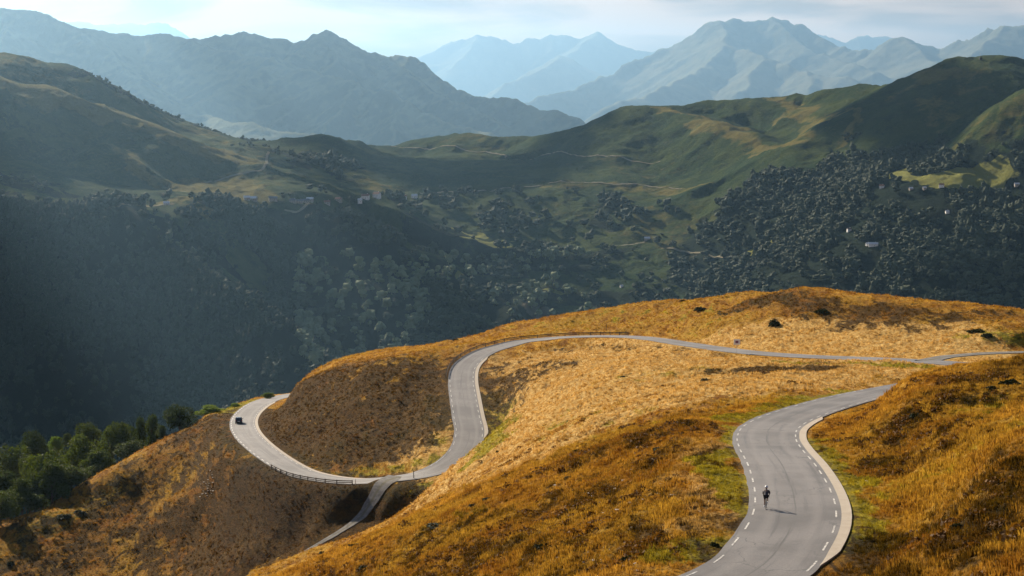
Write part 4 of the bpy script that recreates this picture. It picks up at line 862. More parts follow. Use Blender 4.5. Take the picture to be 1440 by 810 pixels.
# ------------------------------------------------------------------ near trees behind the left shoulder
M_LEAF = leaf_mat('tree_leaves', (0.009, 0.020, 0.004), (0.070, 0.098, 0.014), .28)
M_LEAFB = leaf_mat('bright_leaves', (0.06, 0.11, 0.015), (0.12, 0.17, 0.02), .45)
def bark():
    m, nt, b = mat('bark', rough=1); g = NB(nt); g.set(b.inputs['Base Color'], g.mix(g.noise(7, 5, .7, g.pos((1, 1, .3))), (0.035, 0.025, 0.018), (0.12, 0.09, 0.065))); return m
M_BARK = bark()
def crown_mesh(name, seed, n, m, cone=0.0, low=.12, leaf=.022, lobes=11):
    """unit-height crown of leaf clumps with gaps; 1 m wide before scaling"""
    r = np.random.default_rng(seed); Lb = []
    for k in range(lobes):
        t = r.uniform(0, 1); a = r.uniform(0, 6.28); w_ = (1 - cone * t) * (0.30 + .12 * math.sin(t * 3.1)); q = r.uniform(.2, 1) * w_
        Lb.append((math.cos(a) * q, math.sin(a) * q, low + .12 + t * (.80 - low), r.uniform(.13, .22) * (1 - cone * .6 * t)))
    Lb.append((0, 0, .55, .27 * (1 - cone * .4))); Lb.append((0, 0, .84, .15))
    P = []; Lb = np.array(Lb); wts = Lb[:, 3] ** 2; wts /= wts.sum()
    idx = r.choice(len(Lb), n, p=wts); dv = r.normal(size=(n, 3)); dv /= np.linalg.norm(dv, axis=1)[:, None]
    rad = Lb[idx, 3] * r.uniform(.55, 1.06, n) ** .6 * (.8 + .5 * vnoise(dv[:, 0] * 3 + idx * 5.1, dv[:, 1] * 3 + dv[:, 2] * 3, seed))
    P = Lb[idx, :3] + dv * rad[:, None] * [1, 1, 1.05]; P = P[P[:, 2] > low * .8]; n = len(P)
    u = r.normal(size=(n, 3)); u /= np.linalg.norm(u, axis=1)[:, None]; w = np.cross(u, r.normal(size=(n, 3))); w /= np.linalg.norm(w, axis=1)[:, None]
    s_ = leaf * r.uniform(.6, 1.4, n)[:, None]; V = np.stack([P - u * s_, P + w * s_ * .7, P + u * s_, P - w * s_ * .7], 1).reshape(-1, 3)
    return mesh_np(name, V, np.arange(4 * n).reshape(-1, 4), m, smooth=False, link=False), Lb
def trunk_mesh(Lb, m):
    bm = bmesh.new(); bm_rod(bm, (0, 0, -.12), (0, 0, .30), .035, .024); bm_rod(bm, (0, 0, .30), (0.01, 0.01, .72), .024, .008)
    for l in Lb[:8]:
        z0 = max(.12, l[2] - .25); bm_rod(bm, (0, 0, z0), (l[0] * .8, l[1] * .8, l[2]), .011, .004, 6)
    me = bpy.data.meshes.new('trunk'); bm.to_mesh(me); bm.free(); me.materials.append(m); return me
KIND = {}
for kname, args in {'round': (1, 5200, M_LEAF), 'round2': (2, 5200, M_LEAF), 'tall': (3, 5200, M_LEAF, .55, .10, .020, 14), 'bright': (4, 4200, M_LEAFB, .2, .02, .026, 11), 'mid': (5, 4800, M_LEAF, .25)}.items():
    cm, Lb = crown_mesh('crown', *args); KIND[kname] = (cm, trunk_mesh(Lb, M_BARK))
nh = lambda x, y: near_h(np.atleast_1d(x), np.atleast_1d(y), False)
def near_tree(name, u, vtop, d, width_px, kind, label, cat='tree', group='trees below the left shoulder of the hill', hmin=3.0, base=None):
    top = W(u, vtop, d); g0 = float(near_h(np.array([top[0]]), np.array([top[1]]), False)[0]); h = max(hmin, top[2] - g0) if base is None else max(hmin, top[2] - W(u, base, d)[2])
    if base is None and h < top[2] - g0 - 25: h = 25
    t = empty(name, (top[0], top[1], top[2] - h)); tag(t, label, cat, group); cm, tm_ = KIND[kind]; wd = width_px * 2 * d / F
    for nm, me in (('crown', cm), ('trunk', tm_)):
        o = bpy.data.objects.new(nm, me); C.objects.link(o); o.parent = t; k = wd / .80 if nm == 'crown' else min(wd / .80, h)
        ch = min(h, wd * (2.3 if kind == 'tall' else 1.35)); o.scale = (k, k, ch if nm == 'crown' else h)
        if nm == 'crown': o.location = (0, 0, h - ch)
        o.rotation_euler = (0, 0, random.uniform(0, 6.28))
    return t
GROVE = [ # (u, v of top, depth, half width px, kind, label)
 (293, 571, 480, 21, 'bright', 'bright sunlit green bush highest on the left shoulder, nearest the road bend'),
 (252, 571, 470, 21, 'round', 'dark rounded tree standing alone just left of the bright bush'),
 (213, 583, 468, 15, 'tall', 'dark pointed tree, taller of the twin pair left of the lone rounded tree'),
 (198, 586, 474, 13, 'tall', 'dark pointed tree, left partner of the twin pair with pointed tops'),
 (228, 598, 462, 10, 'tall', 'slim dark tree tucked on the right side of the twin pointed pair'),
 (174, 594, 480, 8, 'tall', 'narrow dark spire rising between the twin pair and the broad dark tree'),
 (155, 597, 478, 23, 'round2', 'broad dark flat topped tree in the middle of the grove skyline'),
 (122, 595, 490, 18, 'round', 'green rounded tree, tallest of the left half of the grove skyline'),
 (95, 609, 500, 8, 'mid', 'small dark round tree on the skyline between two green crowns'),
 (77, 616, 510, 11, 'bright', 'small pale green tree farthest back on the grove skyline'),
 (52, 607, 500, 18, 'round2', 'olive green tree with a domed crown near the left edge skyline'),
 (20, 628, 490, 26, 'round', 'wide tree with a low crown touching the left frame edge on the skyline'),
 (112, 612, 462, 26, 'round2', 'large olive tree with its sunlit top in the centre of the grove'),
 (62, 637, 446, 28, 'round', 'large front tree with a bright sunlit rim on its left side'),
 (72, 650, 436, 22, 'mid', 'dark tree in front of the rim lit tree, low in the grove'),
 (140, 632, 452, 24, 'mid', 'black shaded tree in the heart of the grove below the broad dark tree'),
 (182, 622, 456, 22, 'round2', 'shaded tree below the twin pointed trees, close above the slope'),
 (100, 655, 438, 22, 'round', 'shaded low tree just above the grassy slope left of the grove middle'),
 (8, 662, 440, 26, 'mid', 'dark tree cut by the left frame edge, middle height'),
 (30, 672, 428, 18, 'mid', 'small dark tree at the lower left, beside the frame edge tree'),
 (0, 700, 415, 20, 'round2', 'lowest dark tree at the left frame edge'),
 (40, 640, 470, 18, 'mid', 'half hidden tree between the rim lit tree and the left edge crown'),
 (90, 632, 478, 16, 'mid', 'olive crown half hidden behind the large olive tree'),
 (165, 660, 446, 14, 'mid', 'low dark bush at the foot of the grove by the grassy slope'),
 (215, 634, 455, 13, 'mid', 'low dark bush at the right foot of the grove'),
 (60, 668, 440, 24, 'round2', 'wide dark tree filling the gap under the rim lit front tree'), (130, 655, 446, 20, 'round', 'dark rounded tree filling the gap under the heart of the grove'),
 (12, 690, 424, 22, 'round', 'dark tree between the frame edge tree and the lowest left tree'), (48, 695, 428, 18, 'mid', 'low dark tree beside the slope at the bottom of the grove'), (190, 602, 482, 14, 'round2', 'dark crown behind the twin pointed pair'),
 (88, 680, 434, 15, 'mid', 'low dark bush on the slope edge in front of the shaded low tree'), (145, 665, 444, 13, 'mid', 'low bush on the slope edge left of the grove foot bush'),
]
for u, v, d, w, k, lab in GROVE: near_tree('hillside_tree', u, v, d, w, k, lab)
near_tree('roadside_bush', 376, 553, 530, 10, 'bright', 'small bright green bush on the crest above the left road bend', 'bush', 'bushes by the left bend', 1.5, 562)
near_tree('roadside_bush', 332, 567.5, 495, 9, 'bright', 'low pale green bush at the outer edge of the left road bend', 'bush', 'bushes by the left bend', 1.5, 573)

# ------------------------------------------------------------------ juniper shrubs on the grass
M_JUN = leaf_mat('juniper_leaves', (0.010, 0.016, 0.007), (0.040, 0.050, 0.016), .1)
JUN = [leaf_lump('foliage', 420, 1, 1, .17, M_JUN, 11 + k) for k in range(3)]
def stem_me():
    bm = bmesh.new()
    for k in range(5): a = k * 1.26; bm_rod(bm, (0, 0, -.1), (math.cos(a) * .5, math.sin(a) * .5, .45), .035, .012, 5)
    me = bpy.data.meshes.new('stem'); bm.to_mesh(me); bm.free(); me.materials.append(M_BARK); return me
STEM = stem_me()
SHRUBS = [(767, 771, 17, 5, 'dark juniper mat, largest near the bottom middle of the slope'), (547, 751, 7, 5, 'small round black juniper on the slope below the gravel track end'), (514, 799, 10, 5, 'dark juniper at the bottom edge of the picture, left of middle'),
 (500, 768, 12, 4, 'flat green juniper strip below the gravel track'), (618, 738, 20, 5, 'long green juniper strip on the lit slope'), (455, 780, 7, 4, 'small brown shrub left of the flat juniper strip'), (623, 701, 6, 4, 'small dark shrub above the long juniper strip'),
 (688, 703, 11, 5, 'green juniper patch in the middle of the slope'), (666, 712, 8, 4, 'pale green tuft shrub left of the middle juniper patch'), (811, 637, 7, 5, 'small dark green juniper below the straw field'), (930, 632, 13, 5, 'dark green juniper patch left of the near road bend'),
 (1089, 458, 8, 9, 'pointed dark juniper alone in the straw meadow above the upper road'), (1156, 440, 11, 6, 'round dark shrub on the brown slope of the hill crest'), (1346, 424, 10, 5, 'dark low shrub on the skyline of the hill crest'), (985, 437, 9, 5, 'dark shrub on the green flank near the hill skyline'),
 (1373, 467, 13, 5, 'dark green juniper at the right end of the straw meadow'), (1388, 474, 9, 6, 'second juniper close right of the meadow end juniper'), (993, 536, 8, 5, 'dark shrub on the field edge beside the heather patch'), (960, 424, 5, 3, 'tiny dark shrub on the green crest'),
 (878, 530, 6, 3, 'tiny shrub in the middle of the straw field'), (660, 470, 7, 4, 'dark low shrub on the skyline left of the upper guard rail'), (641, 479, 5, 3, 'tiny dark shrub at the left end of the upper skyline'), (90, 727, 12, 5, 'green shrub on the left shoulder below the grove'), (112, 721, 9, 4, 'second green shrub right of the shoulder shrub'),
 (1420, 540, 15, 9, 'dark juniper mound high on the right bank'), (1395, 549, 9, 5, 'small juniper left of the mound on the right bank'), (1005, 768, 7, 5, 'green shrub on the verge left of the near road'), (15, 795, 6, 5, 'small dark shrub in the bottom left corner'), (1345, 745, 10, 6, 'dark heather mound low on the right bank'), (700, 636, 3, 2, 'tiny shrub by the middle road edge'),
 (885, 790, 12, 5, 'brown shrub on the slope near the bottom, left of the road'), (800, 676, 8, 4, 'dark shrub in the middle of the heather slope'), (1290, 585, 12, 6, 'dark shrub on the shoulder of the right bank'), (1405, 700, 9, 5, 'low dark shrub on the right bank near the frame edge')]
for i, (u, v, hw_, hp, lab) in enumerate(SHRUBS):
    p = march(nh, u, v, 60, 640)
    if p is None: continue
    p[2] = float(near_h(np.array([p[0]]), np.array([p[1]]))[0]); t = empty('juniper_shrub', p, i * 1.3); tag(t, lab, 'shrub', 'junipers scattered on the hillside'); k = p[1] / F
    for nm, me in (('foliage', JUN[i % 3]), ('stem', STEM)):
        o = bpy.data.objects.new(nm, me); C.objects.link(o); o.parent = t; o.location = (0, 0, -.1); o.rotation_euler = (0, 0, -i * 1.3); o.scale = (hw_ * k, hw_ * k * .8, max(.35, hp * k * 1.0))

# ------------------------------------------------------------------ pale stones
def stone_mesh(seed):
    bm = bmesh.new(); bmesh.ops.create_icosphere(bm, subdivisions=1, radius=.5); r = np.random.default_rng(seed)
    for v in bm.verts: v.co = v.co * r.uniform(.7, 1.2); v.co.z *= .6
    me = bpy.data.meshes.new('stone'); bm.to_mesh(me); bm.free(); me.materials.append(M_STONE); return me
M_STONE = mat('limestone', (0.42, 0.37, 0.31), .95, .1)[0]
st_src = [src_obj('stone_shape', stone_mesh(k)) for k in range(2)]
def stones(u, v, ru_, rv_, n, s0, s1):
    P = []
    for k in range(n):
        p = march(nh, u + random.gauss(0, ru_), v + random.gauss(0, rv_), 60, 640)
        if p is not None and coarse_d(road, np.array([p[0]]), np.array([p[1]]))[0] > 6: P.append(p)
    P = np.array(P); P[:, 2] = near_h(P[:, 0], P[:, 1]); s_ = rng.uniform(s0, s1, len(P)); gn_scatter('loose_stones', P, np.stack([s_ * 1.3, s_, s_], 1), rng.uniform(0, 6.28, len(P)), st_src[n % 2])
stones(291, 683, 6, 12, 30, .25, .6); stones(1207, 655, 14, 14, 40, .08, .3); stones(870, 700, 40, 18, 60, .12, .4); stones(980, 700, 10, 16, 30, .1, .3); stones(1280, 478, 40, 7, 25, .15, .35); stones(850, 790, 60, 12, 40, .1, .3)

# ------------------------------------------------------------------ sign, marker posts, fence posts
def ground_pt(u, v, dmax=640):
    p = march(nh, u, v, 60, dmax); return p
p = road_pt(road_s(1061, 497), -HW - .9); p[2] = float(near_h(p[:1], p[1:2], False)[0])
sg = empty('road_sign', p); tag(sg, 'small square white framed road sign on a thin post by the upper road', 'road sign')
bm = bmesh.new(); bm_rod(bm, (0, 0, -.3), (0, 0, 2.9), .035); bm_obj('post', bm, M_STEEL, sg)
bm = bmesh.new(); bm_box(bm, (0, -.06, 2.55), (1.35, .03, 1.15), bev=.01); bm_obj('plate', bm, M_WHITE, sg)
bm = bmesh.new(); bm_box(bm, (0, -.085, 2.54), (.62, .012, .50)); bm_obj('symbol_panel', bm, mat('mauve_print', (0.22, 0.10, 0.14), .5)[0], sg)
bm = bmesh.new(); bm_box(bm, (0, -.02, 2.55), (.5, .04, .06)); bm_obj('bracket', bm, M_STEEL, sg)
def marker(u, v, h, r, m, name, label, cat, group=None, cap=None):
    p = ground_pt(u, v)
    if p is None: return
    t = empty(name, p); tag(t, label, cat, group); bm = bmesh.new(); bm_rod(bm, (0, 0, -.3), (random.uniform(-.04, .04), 0, h), r, r * .8); bm_obj('shaft', bm, m, t)
    bm = bmesh.new(); bm_rod(bm, (0, 0, h - .12), (0, 0, h + .05), r * 1.15, r * .6); bm_obj('cap', bm, cap or m, t)
marker(582, 673, 1.5, .09, M_DARK, 'marker_post', 'short dark marker post at the road edge beside the gravel junction', 'post')
marker(500, 683, 1.2, .07, M_STEEL, 'marker_post', 'short grey post at the right end of the lower guard rail', 'post')
marker(382, 607, 2.6, .06, M_WOOD, 'snow_pole', 'thin pale pole on the brown mound right of the car', 'pole')
marker(1052, 412, 1.3, .07, M_WOOD, 'fence_post', 'wooden fence post on the crest, leftmost of three on the skyline', 'post', 'fence posts on the hill crest')
marker(1093, 408.5, 1.4, .07, M_WOOD, 'fence_post', 'wooden fence post on the crest, middle one of three on the skyline', 'post', 'fence posts on the hill crest')
marker(1123, 408, 1.4, .07, M_WOOD, 'fence_post', 'wooden fence post on the crest, rightmost of three on the skyline', 'post', 'fence posts on the hill crest')
marker(853, 464, 1.6, .07, M_WOOD, 'snow_pole', 'wooden pole at the right end of the upper guard rail', 'pole')

# ------------------------------------------------------------------ car on the left bend
def build_car():
    i = road_s(341, 595); c = road_pt(i, -.9); tdir = rT[i]; yaw = math.atan2(tdir[1], tdir[0]) - PI2
    t = empty('car', c + np.array([0, 0, .05]), yaw); t.rotation_euler = (-math.asin(max(-.2, min(.2, (road[i + 3, 2] - road[i - 3, 2]) / 6))) * -1, 0, yaw)
    tag(t, 'small dark hatchback driving round the far left bend', 'car')
    paint = mat('dark_blue_paint', (0.012, 0.016, 0.026), .25, .6)[0]; glass = mat('tinted_glass', (0.03, 0.04, 0.05), .08, .8)[0]
    # body from cross-sections along Y (front is +Y)
    secs = [(-2.0, .45, .80, .82), (-1.95, .30, 1.0, .86), (-1.2, .25, 1.02, .88), (0, .25, .98, .88), (.9, .25, .95, .88), (1.6, .27, .82, .84), (2.0, .38, .66, .74)]
    bm = bmesh.new(); rings = []
    for y, z0, z1, w in secs:
        rings.append([bm.verts.new(q) for q in ((-w, y, z0 + .12), (-w * .96, y, z1 - .1), (-w * .86, y, z1), (w * .86, y, z1), (w * .96, y, z1 - .1), (w, y, z0 + .12), (w * .85, y, z0), (-w * .85, y, z0))])
    for a, b in zip(rings[:-1], rings[1:]):
        for k in range(8): bm.faces.new((a[k], a[(k + 1) % 8], b[(k + 1) % 8], b[k]))
    bm.faces.new(rings[0][::-1]); bm.faces.new(rings[-1]); bmesh.ops.recalc_face_normals(bm, faces=bm.faces); bmesh.ops.bevel(bm, geom=bm.edges[:], offset=.03, segments=1, affect='EDGES'); bm_obj('body', bm, paint, t, True)
    bm = bmesh.new(); lo = [(-.80, -1.9, .97), (.80, -1.9, .97), (.80, .95, .95), (-.80, .95, .95)]; hi = [(-.64, -1.55, 1.44), (.64, -1.55, 1.44), (.62, .25, 1.44), (-.62, .25, 1.44)]
    L_ = [bm.verts.new(q) for q in lo]; H_ = [bm.verts.new(q) for q in hi]
    for k in range(4): bm.faces.new((L_[k], L_[(k + 1) % 4], H_[(k + 1) % 4], H_[k]))
    bm.faces.new(H_); bm_obj('windows', bm, glass, t)
    bm = bmesh.new(); bm_box(bm, (0, -.65, 1.46), (1.28, 1.86, .05), bev=.02)
    for sx in (-1, 1):
        for (ya, za, yb, zb) in ((-1.88, .98, -1.54, 1.45), (.93, .97, .26, 1.45), (-.5, .98, -.5, 1.45)): bm_rod(bm, (sx * .80, ya, za), (sx * .64, yb, zb), .045, seg=6)
    bm_obj('roof', bm, paint, t)
    tyre = mat('tyre_rubber', (0.015, 0.015, 0.015), .9)[0]
    for sx in (-1, 1):
        for yy in (-1.3, 1.3):
            bm = bmesh.new(); bm_rod(bm, (sx * .68, yy, .31), (sx * .87, yy, .31), .31, seg=20); w = bm_obj('wheel', bm, tyre, t)
            bm = bmesh.new(); bm_rod(bm, (sx * .80, yy, .31), (sx * .885, yy, .31), .19, seg=12); r_ = bm_obj('rim', bm, M_STEEL, w)
        bm = bmesh.new(); bm_box(bm, (sx * .72, -1.985, .82), (.2, .06, .22), bev=.02); bm_obj('tail_light', bm, mat('red_lens', (0.25, 0.01, 0.01), .3)[0], t)
        bm = bmesh.new(); bm_box(bm, (sx * .6, 1.93, .62), (.3, .1, .14), bev=.02); bm_obj('headlight', bm, M_WHITE, t)
        bm = bmesh.new(); bm_box(bm, (sx * .95, .7, 1.0), (.16, .1, .12), bev=.02); bm_obj('side_mirror', bm, paint, t)
    bm = bmesh.new(); bm_box(bm, (0, -2.0, .62), (.5, .02, .12)); bm_obj('number_plate', bm, M_WHITE, t)
    bm = bmesh.new(); bm_box(bm, (0, -1.98, .42), (1.5, .1, .18), bev=.03); bm_obj('bumper', bm, M_DARK, t)
PI2 = math.pi / 2
build_car()

# ------------------------------------------------------------------ cyclist and bicycle
def skin(name, pts_, edges, rad, m, parent, root=0, sub=1):
    me = bpy.data.meshes.new(name); me.from_pydata([tuple(p) for p in pts_], edges, []); o = bpy.data.objects.new(name, me); C.objects.link(o); o.parent = parent
    md = o.modifiers.new('skin', 'SKIN'); md.use_smooth_shade = True
    if not me.skin_vertices: me.attributes
    for i, r in enumerate(rad): me.skin_vertices[0].data[i].radius = (r, r) if not isinstance(r, tuple) else r
    me.skin_vertices[0].data[root].use_root = True
    ss = o.modifiers.new('sub', 'SUBSURF'); ss.levels = sub; ss.render_levels = sub; me.materials.append(m); return o
def make_skin_mesh(name):  # skin layer through the operator-free path: bmesh layer
    pass
def skin_obj(name, nodes, edges, m, parent, root):
    ids = {k: i for i, k in enumerate(nodes)}; bm = bmesh.new(); ly = bm.verts.layers.skin.verify()
    vs = []
    for k, (p, r) in nodes.items():
        v = bm.verts.new(p); v[ly].radius = (r, r); v[ly].use_root = (k == root); vs.append(v)
    for a, b in edges: bm.edges.new((vs[ids[a]], vs[ids[b]]))
    me = bpy.data.meshes.new(name); bm.to_mesh(me); bm.free(); me.materials.append(m); o = bpy.data.objects.new(name, me); C.objects.link(o); o.parent = parent
    md = o.modifiers.new('skin', 'SKIN'); md.use_smooth_shade = True; s_ = o.modifiers.new('smooth', 'SUBSURF'); s_.levels = 1; s_.render_levels = 1; return o
iC = min(range(sA0, sA1), key=lambda i: abs(project(road_pt(i, -2.1))[1] - 715)); cyc = road_pt(iC, 0)
tC = rT[iC]; yawC = math.atan2(tC[1], tC[0]) - PI2; best = min(np.linspace(-2.6, 1, 80), key=lambda o: abs(project(road_pt(iC, o))[0] - 1077.5)); cyc = road_pt(iC, best, .02)
slopeC = math.atan2(road[iC + 3, 2] - road[iC - 3, 2], 6.0)
def build_bike():
    t = empty('bicycle', cyc); t.rotation_euler = (slopeC, 0, yawC); tag(t, 'black racing bicycle under the rider on the near road', 'bicycle'); t.scale = (.92, .92, .88)
    fr = mat('black_frame', (0.02, 0.02, 0.022), .3, .6)[0]; ty = mat('bicycle_tyre', (0.018, 0.018, 0.018), .8)[0]
    for y in (-.50, .50):
        bm = bmesh.new(); n, k = 32, 8
        V = [[bm.verts.new((.014 * math.cos(b), y + math.cos(a) * (.325 + .014 * math.sin(b)), .34 + math.sin(a) * (.325 + .014 * math.sin(b)))) for b in [j * 6.2832 / k for j in range(k)]] for a in [i * 6.2832 / n for i in range(n)]]
        for i in range(n):
            for j in range(k): bm.faces.new((V[i][j], V[(i + 1) % n][j], V[(i + 1) % n][(j + 1) % k], V[i][(j + 1) % k]))
        w = bm_obj('wheel', bm, ty, t, True); bm = bmesh.new(); bm_rod(bm, (-.05, y, .34), (.05, y, .34), .02)
        for i in range(12): a = i * .5236; bm_rod(bm, (0, y, .34), (0, y + math.cos(a) * .31, .34 + math.sin(a) * .31), .0025, seg=4)
        bm_obj('spokes', bm, M_STEEL, w)
    bm = bmesh.new(); BB, ST, HT, HB = (0, -.08, .28), (0, -.20, .80), (0, .36, .84), (0, .40, .70)
    for a, b, r in ((BB, ST, .017), (BB, HB, .021), (ST, HT, .016), (HT, HB, .02), (HB, (0, .45, .5), .015), (ST, (0, -.225, .94), .014)): bm_rod(bm, a, b, r)
    for sx in (-.045, .045): bm_rod(bm, (sx, -.5, .34), (sx * .3, -.2, .78), .008); bm_rod(bm, (sx, -.5, .34), (sx * .6, -.08, .28), .009); bm_rod(bm, (sx * .7, .45, .52), (sx, .5, .34), .011)
    bm_obj('frame', bm, fr, t)
    bm = bmesh.new(); bm_box(bm, (0, -.27, .965), (.14, .16, .04), bev=.015); bm_box(bm, (0, -.14, .965), (.05, .14, .035), bev=.012); bm_obj('saddle', bm, M_DARK, t)
    bm = bmesh.new(); bm_rod(bm, (0, .36, .84), (0, .44, .93), .014); bm_rod(bm, (-.21, .45, .93), (.21, .45, .93), .013)
    for sx in (-.21, .21): bm_rod(bm, (sx, .45, .93), (sx, .53, .92), .013); bm_rod(bm, (sx, .53, .92), (sx, .56, .84), .012); bm_rod(bm, (sx, .56, .84), (sx, .50, .79), .012); bm_rod(bm, (sx, .50, .79), (sx, .42, .79), .012); bm_rod(bm, (sx, .53, .92), (sx, .56, .99), .014)
    bm_obj('handlebar', bm, M_DARK, t)
    bm = bmesh.new(); bm_rod(bm, (-.07, -.08, .28), (.07, -.08, .28), .018); bm_rod(bm, (.055, -.08, .28), (.062, -.08, .28), .09, seg=18); bm_rod(bm, (.07, -.08, .28), (.075, .0, .43), .011); bm_rod(bm, (-.07, -.08, .28), (-.075, -.16, .13), .011); bm_obj('crank', bm, M_STEEL, t)
    for sx, yy, zz in ((.12, 0, .43), (-.12, -.16, .13)): bm = bmesh.new(); bm_box(bm, (sx, yy, zz), (.09, .07, .02)); bm_obj('pedal', bm, M_DARK, t)
def build_rider():
    t = empty('person', cyc); t.rotation_euler = (slopeC, 0, yawC); tag(t, 'cyclist in dark grey jersey, black shorts and pale helmet riding away up the near road', 'person'); t.scale = (.92, .92, .88)
    sk = mat('skin', (0.18, 0.105, 0.07), .55, .3)[0]; jr = mat('grey_jersey', (0.055, 0.055, 0.065), .8)[0]; sh = mat('black_shorts', (0.012, 0.012, 0.014), .7)[0]; hl = mat('helmet_shell', (0.62, 0.62, 0.62), .35, .5)[0]
    nd = {'pel': ((0, -.22, 1.02), .125), 'wst': ((0, -.12, 1.16), .115), 'chs': ((0, .04, 1.32), .135), 'nkb': ((0, .15, 1.43), .075), 'nck': ((0, .20, 1.49), .055), 'hd1': ((0, .245, 1.54), .080), 'hd2': ((0, .26, 1.62), .090), 'hd3': ((0, .26, 1.68), .062)}
    ed = [('pel', 'wst'), ('wst', 'chs'), ('chs', 'nkb'), ('nkb', 'nck'), ('nck', 'hd1'), ('hd1', 'hd2'), ('hd2', 'hd3')]
    legs = {1: ((.10, .17, .82), (.115, -.03, .52), (.115, .09, .46)), -1: ((-.11, .02, .66), (-.115, -.20, .22), (-.115, -.07, .155))}
    for sx in (1, -1):
        q = 'r' if sx > 0 else 'l'; kn, an, toe = legs[sx]
        nd.update({q + 'sh': ((sx * .19, .11, 1.39), .058), q + 'el': ((sx * .245, .27, 1.17), .044), q + 'wr': ((sx * .225, .47, 1.03), .028), q + 'pm': ((sx * .215, .525, 1.005), .030),
                   q + 'hp': ((sx * .10, -.18, .98), .098), q + 'th': (((sx * .10 + kn[0]) / 2, (-.18 + kn[1]) / 2, (.98 + kn[2]) / 2 + .01), .080), q + 'kn': (kn, .056), q + 'cf': ((kn[0] * .6 + an[0] * .4, kn[1] * .6 + an[1] * .4 - .02, kn[2] * .6 + an[2] * .4), .054), q + 'an': (an, .034), q + 'to': (toe, .032)})
        ed += [('chs', q + 'sh'), (q + 'sh', q + 'el'), (q + 'el', q + 'wr'), (q + 'wr', q + 'pm'), ('pel', q + 'hp'), (q + 'hp', q + 'th'), (q + 'th', q + 'kn'), (q + 'kn', q + 'cf'), (q + 'cf', q + 'an'), (q + 'an', q + 'to')]
        for f in range(5):
            if f < 4: a = (sx * (.235 - f * .017), .565, 1.0 - f * .002); b = (sx * (.238 - f * .017), .585 - f * .003, .970 - f * .003)
            else: a = (sx * .188, .535, .995); b = (sx * .180, .56, .975)
            nd[q + 'f%d' % f] = (a, .0095); nd[q + 'g%d' % f] = (b, .008); ed += [(q + 'pm', q + 'f%d' % f), (q + 'f%d' % f, q + 'g%d' % f)]
    skin_obj('body', nd, ed, sk, t, 'pel')
    def grow(keys, g): return {k: (nd[k][0], nd[k][1] + g) for k in keys}
    J = grow(['pel', 'wst', 'chs', 'nkb', 'rsh', 'lsh', 'rel', 'lel', 'rwr', 'lwr', 'nck'], .016); skin_obj('jersey', J, [e for e in ed if e[0] in J and e[1] in J], jr, t, 'wst')
    S_ = grow(['pel', 'rhp', 'lhp', 'rth', 'lth'], .018)
    for q in 'rl': k_ = nd[q + 'kn']; p_ = nd[q + 'th']; S_[q + 'k2'] = (tuple(.45 * a + .55 * b for a, b in zip(p_[0], k_[0])), .076)
    skin_obj('shorts', S_, [('pel', 'rhp'), ('pel', 'lhp'), ('rhp', 'rth'), ('lhp', 'lth'), ('rth', 'rk2'), ('lth', 'lk2')], sh, t, 'pel')
    bm = bmesh.new(); bmesh.ops.create_uvsphere(bm, u_segments=16, v_segments=10, radius=1, matrix=Matrix.Translation((0, .25, 1.64)) @ Matrix.Rotation(-.15, 4, 'X') @ Matrix.Diagonal((.125, .160, .125, 1)))
    bmesh.ops.delete(bm, geom=[v for v in bm.verts if v.co.z < 1.575], context='VERTS'); h = bm_obj('helmet', bm, hl, t, True)
    bm = bmesh.new()
    for sx in (-.045, 0, .045): bm_box(bm, (sx, .26, 1.757 - abs(sx) * .35), (.014, .19, .012))
    bm_obj('vent', bm, M_DARK, h)
    bm = bmesh.new(); bm_box(bm, (0, .345, 1.575), (.022, .03, .045), bev=.006); bm_obj('nose', bm, sk, t)
    for sx in (-1, 1):
        bm = bmesh.new(); bmesh.ops.create_icosphere(bm, subdivisions=1, radius=.022, matrix=Matrix.Translation((sx * .082, .25, 1.575)) @ Matrix.Diagonal((.5, .8, 1.3, 1))); bm_obj('ear', bm, sk, t, True)
        bm = bmesh.new(); bmesh.ops.create_icosphere(bm, subdivisions=1, radius=.011, matrix=Matrix.Translation((sx * .032, .335, 1.605))); bm_obj('eye', bm, M_DARK, t, True)
        _, an, toe = legs[sx]; bm = bmesh.new(); a = Vector(an) + Vector((0, -.05, -.045)); b = Vector(toe) + Vector((0, .06, -.015)); bm_rod(bm, a, b, .045, .036, 10); bm_rod(bm, Vector(an) + Vector((0, 0, .05)), Vector(an) + Vector((0, -.01, -.05)), .042, .046, 10); bm_obj('shoe', bm, M_WHITE, t, True)
build_bike(); build_rider()

# ------------------------------------------------------------------ tracks, houses and mast across the valley
midn = lambda x, y: mid_h(np.atleast_1d(x), np.atleast_1d(y))
M_TRK = mat('pale_track', (0.20, 0.18, 0.12), 1, 0)[0]
def far_track(uv, w, lab=None):
    P = [march(midn, u, v, 2400, 6500, 2500) for u, v in uv]; P = np.array([p for p in P if p is not None])
    if len(P) < 2: return
    keep = [0]
    for i in range(1, len(P)):
        if np.linalg.norm(P[i, :2] - P[keep[-1], :2]) < 900: keep.append(i)
    P = catmull(P[keep], 6.0); T, Nn = frame_of(P); V = []
    for o in (-w / 2, -w / 6, w / 6, w / 2):
        q = P[:, :2] + Nn * o; V.append(np.stack([q[:, 0], q[:, 1], mid_h(q[:, 0], q[:, 1]) + 1.3], 1))
    tag(mesh_np('mountain_track', np.stack(V, 1).reshape(-1, 3), grid_faces(len(P), 4)[:, ::-1], M_TRK), kind='structure')
far_track([(590, 272), (620, 271), (647, 270), (680, 268), (713, 265), (763, 261), (780, 257), (813, 257), (863, 260), (913, 263), (960, 266)], 6)
far_track([(550, 206), (600, 210), (660, 213), (693, 216), (770, 217), (813, 220), (880, 224), (930, 227)], 5)
